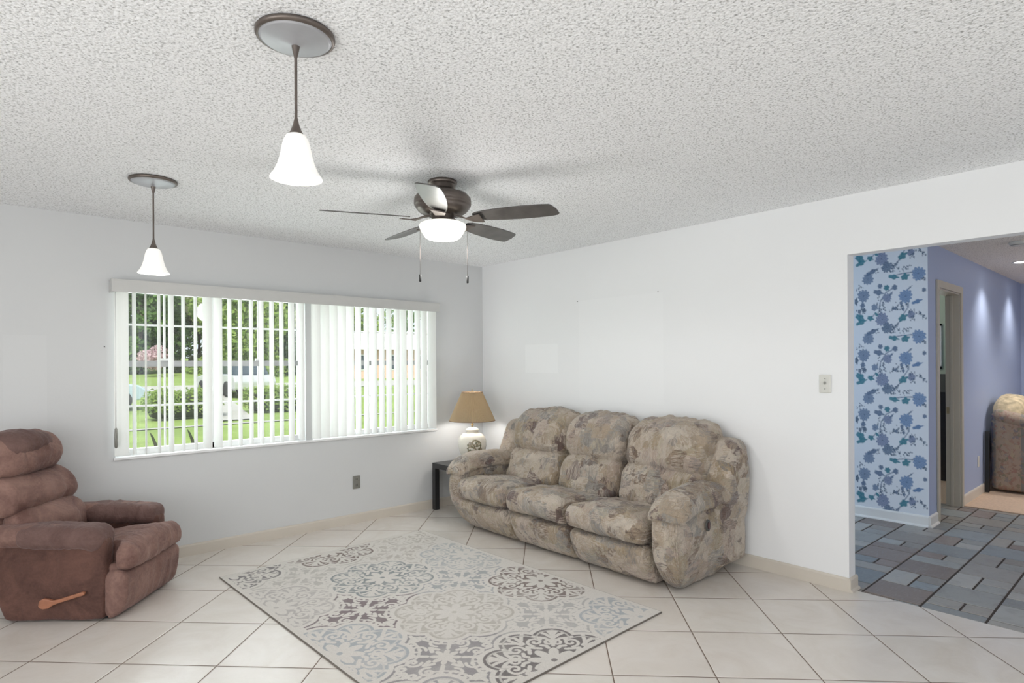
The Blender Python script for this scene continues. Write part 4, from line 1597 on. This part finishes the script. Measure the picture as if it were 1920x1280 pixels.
ac_p('arm_roll', (-0.03, -0.80, 0.76), (0.19, 0.0, 0.90), (0.09, 0.06, 0.07), aca, 3)
ac_p('arm_roll', (0.63, -0.80, 0.76), (0.85, 0.0, 0.90), (0.09, 0.06, 0.07), aca, 4)


def acb(t, p):
    v_ = (p[:, 0] - 0.41) / 0.41
    p[:, 2] += 0.14 * (1 - v_ ** 2) * np.clip((p[:, 2] - 0.5) / 0.4, 0, 1)
    return p


ac_p('backrest', (0.03, -0.24, 0.3), (0.79, 0.02, 0.90), (0.12, 0.09, 0.09), acb, 5, M_floral2)
ac_p('seat_cushion', (0.15, -0.80, 0.25), (0.67, -0.1, 0.46), (0.05, 0.07, 0.06), None, 6, M_floral2)
# tall dark object between armchair and wall
tag(MB().box((4.09, -3.54, 0.006), (4.135, -3.505, 0.66)).obj('dark_upright_bar', M_black), 'thin dark upright bar between the floral armchair and the blue wall', 'folding table')

for i, (x, y, lb) in enumerate(((4.085, -3.83, 'lit recessed ceiling light beyond the opening, nearer the doorway'), (5.55, -3.83, 'lit recessed ceiling light far along the blue wall'))):
    dl = thing('recessed_light', lb, 'recessed light', (x, y, H))
    v, f = lathe([(0.085, 0), (0.095, -0.003), (0.092, -0.007), (0.075, -0.006), (0.070, -0.002)], 40)
    mk('trim_ring', v, [tuple(reversed(q)) for q in f], M_white, dl)
    v, f = lathe([(0.071, -0.003), (0.04, -0.005), (0.001, -0.0055)], 40)
    mk('lens', v, [tuple(reversed(q)) for q in f], emis('lit_lens', (1, 0.97, 0.92), 9), dl)
    lamp('SPOT', 'recessed_spot', (x, y + 0.06, H - 0.03), 40, (1, 0.96, 0.90), aim((0, 0.02, -1)), spot_size=R(112), spot_blend=1.0, shadow_soft_size=0.06)
lamp('POINT', 'hall_fill', (3.2, -6.3, 1.7), 40, (1, 0.95, 0.88), shadow_soft_size=0.2)  # lamp added out of view to brighten the hall
lamp('SPOT', 'hall_fill_spot', (4.6, -5.1, H - 0.03), 85, (1, 0.94, 0.87), aim((0.0, 0.15, -1)), spot_size=R(120), spot_blend=0.8, shadow_soft_size=0.06)  # added spot: lifts the far blue wall, leaves the near corner dim
sd = thing('smoke_detector', 'round ceiling smoke detector in the hall, cut by the lintel', 'smoke detector', (2.70, -4.0, H))
v, f = lathe([(0.068, 0), (0.07, -0.01), (0.066, -0.022), (0.05, -0.032), (0.02, -0.035), (0.001, -0.035)], 40)
mk('cover', v, [tuple(reversed(q)) for q in f], M_switch, sd)
v, f = lathe([(0.056, -0.028), (0.058, -0.031), (0.052, -0.033), (0.050, -0.031)], 40)
mk('vent_ring', v, f, M_plate, sd)

# ------------------------------------------------------------------ outdoors


def T(y):
    return -0.15 + max(0.0, y - 13.0) * 0.030


def grass_mat():
    t = NT('lawn_grass')
    co = t.coord()
    a = t.noise(co, 0.5, 5, 0.6)
    b = t.noise(co, 14, 4, 0.7)
    f_ = t.math('ADD', t.math('MULTIPLY', a.outputs[0], 0.6), t.math('MULTIPLY', b.outputs[0], 0.4))
    t.col(t.ramp(f_, [(0.35, (0.17, 0.25, 0.06)), (0.6, (0.28, 0.38, 0.10))]))
    t.set(Roughness=0.95)
    t.bump(b.outputs[0], 0.6, 0.03)
    return t.m


M_grass = grass_mat()
M_conc = simple('sunlit_concrete', (0.42, 0.41, 0.39), 0.9, var=0.06, scale=2)
M_road = simple('road_asphalt', (0.30, 0.30, 0.31), 0.9, var=0.06, scale=2)
ys = [0.16, 2, 6, 10, 13, 20, 26, 32, 40, 60, 110]
v, f = [], []
for y in ys:
    for x in (-40, 140):
        v.append((x, y, T(y)))
for i in range(len(ys) - 1):
    f.append((2 * i, 2 * i + 1, 2 * i + 3, 2 * i + 2))
g_ = mk('ground_lawn', v, f, M_grass, smooth=False)
structure(g_)


def strip(name, pts, mat, dz=0.02):
    v_ = [(x, y, T(y) + dz) for x, y in pts]
    n_ = len(pts) // 2
    f_ = [(i, i + 1, 2 * n_ - 2 - i, 2 * n_ - 1 - i) for i in range(n_ - 1)]
    return structure(mk(name, v_, f_, mat, smooth=False))


strip('path_kerb', [(-20, 11.9), (30, 11.9), (30, 12.2), (-20, 12.2)], M_conc)
strip('road', [(-20, 25), (13, 25), (40, 21), (90, 18), (90, 25), (40, 27.5), (13, 30), (-20, 30)], M_conc, 0.03)
strip('driveway', [(1.0, 13), (2.0, 13), (4.6, 25.5), (1.4, 25.5)], M_conc, 0.035)


def leafmat(name, c0, c1):
    t = NT(name)
    co = t.coord()
    nz = t.noise(co, 2.2, 4, 0.7)
    c = t.ramp(nz.outputs[0], [(0.35, c0), (0.65, c1)])
    d = t.n('BsdfDiffuse')
    t.l(c, d.inputs[0])
    tr = t.n('BsdfTranslucent')
    t.l(c, tr.inputs[0])
    mx = t.n('MixShader')
    mx.inputs[0].default_value = 0.4
    t.l(d.outputs[0], mx.inputs[1])
    t.l(tr.outputs[0], mx.inputs[2])
    t.l(mx.outputs[0], t.out.inputs[0])
    return t.m


def leaves(name, blobs, n, size, mat, parent, seed):
    rng = np.random.RandomState(seed)
    wts = np.array([b[3] ** 2 for b in blobs])
    wts = wts / wts.sum()
    k = rng.choice(len(blobs), n, p=wts)
    B = np.array([b[:4] for b in blobs])[k]
    d = rng.randn(n, 3)
    d /= np.linalg.norm(d, axis=1)[:, None]
    P = B[:, :3] + d * (B[:, 3] * (0.55 + 0.45 * rng.rand(n) ** 0.6))[:, None] * np.array([1, 1, 0.85])
    nr = rng.randn(n, 3)
    nr /= np.linalg.norm(nr, axis=1)[:, None]
    a = np.cross(nr, rng.randn(n, 3))
    a /= np.linalg.norm(a, axis=1)[:, None]
    b = np.cross(nr, a)
    s = (size * rng.uniform(0.6, 1.3, n))[:, None]
    V = np.stack([P - a * s, P + b * s * 0.55, P + a * s, P - b * s * 0.55], 1).reshape(-1, 3)
    f_ = [(4 * i, 4 * i + 1, 4 * i + 2, 4 * i + 3) for i in range(n)]
    return mk(name, V, f_, mat, parent, smooth=False)


M_lf = [leafmat('leaves_deep', (0.08, 0.16, 0.05), (0.20, 0.32, 0.10)), leafmat('leaves_bright', (0.20, 0.31, 0.08), (0.42, 0.52, 0.18)),
        leafmat('leaves_olive', (0.24, 0.28, 0.14), (0.42, 0.44, 0.26)), leafmat('blossom_pink', (0.60, 0.42, 0.48), (0.75, 0.60, 0.64))]
M_bark = simple('bark', (0.16, 0.12, 0.09), 0.9, var=0.3, scale=6)


def tree(px, dep, h_, rad, kind, seed, label, n=9000, size=0.20, base=0.0):
    # px: direction as seen from the room; dep: distance straight ahead
    lat = (px - 960) / FPX * dep
    p = Vector((-4.0094, -4.9656, 0)) + fw * dep + rt * lat
    root = thing('tree', label, 'tree', (p.x, p.y, T(p.y)), group='trees beyond the lawn')
    rng = np.random.RandomState(seed)
    blobs = []
    for _ in range(16):
        z = rng.uniform(base * h_, h_ * 0.85)
        q = rad * math.sqrt(max(0.25, 1 - ((z / h_ - 0.4) / 0.62) ** 2))
        a = rng.rand() * 6.28
        rr = q * rng.uniform(0.1, 0.75)
        blobs.append((rr * math.cos(a), rr * math.sin(a), z, q * rng.uniform(0.35, 0.6)))
    v_, f_ = tube([(0, 0, -0.2), (0.1, 0, h_ * 0.3), (-0.1, 0.1, h_ * 0.6), (0.1, 0, h_ * 0.9)], [0.26, 0.2, 0.13, 0.03], 8)
    mk('trunk', v_, f_, M_bark, root)
    leaves('crown', blobs, n, size, M_lf[kind], root, seed)


tree(205, 47, 11, 3.6, 0, 1, 'deep green tree at the far left edge of the window view')
tree(262, 44, 12, 3.4, 0, 2, 'deep green tree behind the pink blossom bush')
tree(318, 56, 13, 4.2, 2, 3, 'pale olive tree right of the pink blossom bush')
tree(372, 50, 12, 3.8, 2, 4, 'olive tree beyond the clipped hedge left of the driveway', 9500)
tree(432, 47, 12, 3.6, 1, 5, 'bright green tree in line with the driveway', 9500)
tree(490, 44, 12, 3.6, 1, 6, 'bright green tree above the hedge right of the driveway', 9500)
tree(545, 48, 12, 3.8, 0, 7, 'dense green tree beside the window post, left of it')
tree(618, 60, 12, 4.0, 1, 8, 'bright tree behind the closed slats right of the window post')
tree(692, 58, 10, 2.6, 1, 9, 'thin bright tree behind the peach house, its left side', 1600)
tree(752, 62, 11, 2.6, 0, 10, 'thin dark tree behind the peach house, its right side', 1600)
# pink blossom bush
lat = (288 - 960) / FPX * 40
p = Vector((-4.0094, -4.9656, 0)) + fw * 40 + rt * lat
bb = thing('blossom_bush', 'small pink flowering bush below the far trees at the left of the window view', 'bush', (p.x, p.y, T(p.y)))
leaves('flowers', [(0, 0, 1.1, 0.8), (0.3, 0, 1.6, 0.6), (-0.4, 0.2, 1.3, 0.6)], 1400, 0.09, M_lf[3], bb, 31)


def hedge(name, x0, x1, y, h_, dep, label, seed, n=5200):
    root = thing(name, label, 'hedge', ((x0 + x1) / 2, y, T(y)))
    hw_ = (x1 - x0) / 2
    rng = np.random.RandomState(seed)
    blobs = [(rng.uniform(-hw_ + 0.2, hw_ - 0.2), rng.uniform(-dep / 3, dep / 3), rng.uniform(0.3, h_ - 0.32), 0.36) for _ in range(34)]
    leaves('foliage', blobs, n, 0.055, M_lf[1], root, seed)
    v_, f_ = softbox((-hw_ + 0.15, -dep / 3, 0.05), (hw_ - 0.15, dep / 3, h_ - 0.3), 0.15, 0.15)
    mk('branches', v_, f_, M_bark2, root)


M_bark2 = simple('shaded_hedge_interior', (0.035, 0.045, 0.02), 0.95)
hedge('hedge', -0.55, 1.55, 14.3, 0.98, 0.9, 'clipped green hedge on the lawn beside the blue car', 41)
hedge('hedge', 2.35, 4.3, 14.8, 0.95, 0.9, 'clipped green hedge right of the concrete driveway', 42)

# cars
M_carb = simple('pale_blue_car_paint', (0.46, 0.56, 0.66), 0.25, 0.2, var=0.02)
M_carw = simple('silver_car_paint', (0.55, 0.56, 0.58), 0.25, 0.3, var=0.02)
M_carglass = simple('dark_car_glass', (0.05, 0.07, 0.09), 0.08)
M_tyre = simple('tyre_rubber', (0.02, 0.02, 0.02), 0.8)


def car(loc, rz, paint, label):
    root = thing('car', label, 'car', loc, rz)
    body = [(-2.15, 0.32), (-2.18, 0.62), (-2.05, 0.86), (-1.4, 0.93), (1.0, 0.93), (1.85, 0.80), (2.15, 0.60), (2.15, 0.32)]
    v_, f_ = prism(body, -0.85, 0.85, axis=1)
    mk('body', v_, f_, paint, root, smooth=False, bevel=0.05)
    cabn = [(-1.75, 0.90), (-1.25, 1.38), (0.25, 1.42), (1.05, 0.90)]
    v_, f_ = prism(cabn, -0.74, 0.74, axis=1)
    mk('windows', v_, f_, M_carglass, root, smooth=False, bevel=0.04)
    v_, f_ = prism([(-1.28, 1.36), (-1.2, 1.41), (0.2, 1.45), (0.30, 1.40)], -0.72, 0.72, axis=1)
    mk('roof', v_, f_, paint, root, smooth=False, bevel=0.02)
    for x in (-1.35, 1.35):
        for y in (-0.80, 0.80):
            v_, f_ = lathe([(0.001, -0.1), (0.2, -0.1), (0.31, -0.08), (0.325, 0), (0.31, 0.08), (0.2, 0.1), (0.001, 0.1)], 24)
            mk('wheel', [(x + a, y + c_, 0.325 + b) for a, b, c_ in v_], f_, M_tyre, root)


car((-1.95, 18.2, T(18.2)), 0, M_carb, 'pale blue car parked left of the clipped hedge')
car((4.35, 22.5, T(22.5)), R(95), M_carw, 'silver car parked on the driveway between the hedges')

# house across the road
M_peach = simple('peach_stucco', (0.66, 0.45, 0.37), 0.9, var=0.05, scale=3)
M_roof = simple('pale_roof', (0.60, 0.60, 0.60), 0.8, var=0.05)
hp = Vector((-4.0094, -4.9656, 0)) + fw * 46 + rt * ((735 - 960) / FPX * 46)
hs = thing('house', 'single storey peach house with pale roof across the road', 'house', (hp.x, hp.y, T(hp.y)), R(-10))
MB().box((-4.6, -3, -0.6), (4.6, 3, 2.0)).obj('walls', M_peach, hs)
v, f = [(-5.2, -3.6, 1.95), (5.2, -3.6, 1.95), (5.2, 3.6, 1.95), (-5.2, 3.6, 1.95), (-2.6, 0, 3.4), (2.6, 0, 3.4)], [(0, 1, 5, 4), (1, 2, 5), (2, 3, 4, 5), (3, 0, 4), (3, 2, 1, 0)]
mk('roof', v, f, M_roof, hs, smooth=False)
for x in (-3.2, -0.9, 1.3, 3.3):
    fr_ = MB().box((x - 0.5, -3.05, 0.5), (x + 0.5, -2.98, 1.6)).obj('window', M_white, hs)
    MB().box((x - 0.42, -3.08, 0.58), (x + 0.42, -3.04, 1.52)).obj('pane', M_carglass, fr_)
# young plants near the window
for i, (px, dep, h_) in enumerate(((286, 6.6, 0.36), (356, 6.9, 0.40))):
    lat = (px - 960) / FPX * dep
    p = Vector((-4.0094, -4.9656, 0)) + fw * dep + rt * lat
    pl = thing('young_plant', ('thin dark stemmed young plant outside the window, left of two', 'thin dark stemmed young plant outside the window, right of two')[i], 'plant', (p.x, p.y, T(p.y)))
    v, f = tube([(0, 0, -0.02), (0.01, 0, 0.32), (0.03, 0, 0.62)], [0.006, 0.006, 0.005], 6)
    mk('stem', v, f, M_lf[2], pl)
    v, f = tube([(0.03, 0, 0.60), (0.025, 0, 0.70), (-0.01, 0, 0.80), (-0.03, 0, 0.84)], [0.008, 0.018, 0.012, 0.002], 6)
    mk('leaf_tip', v, f, M_bark2, pl)
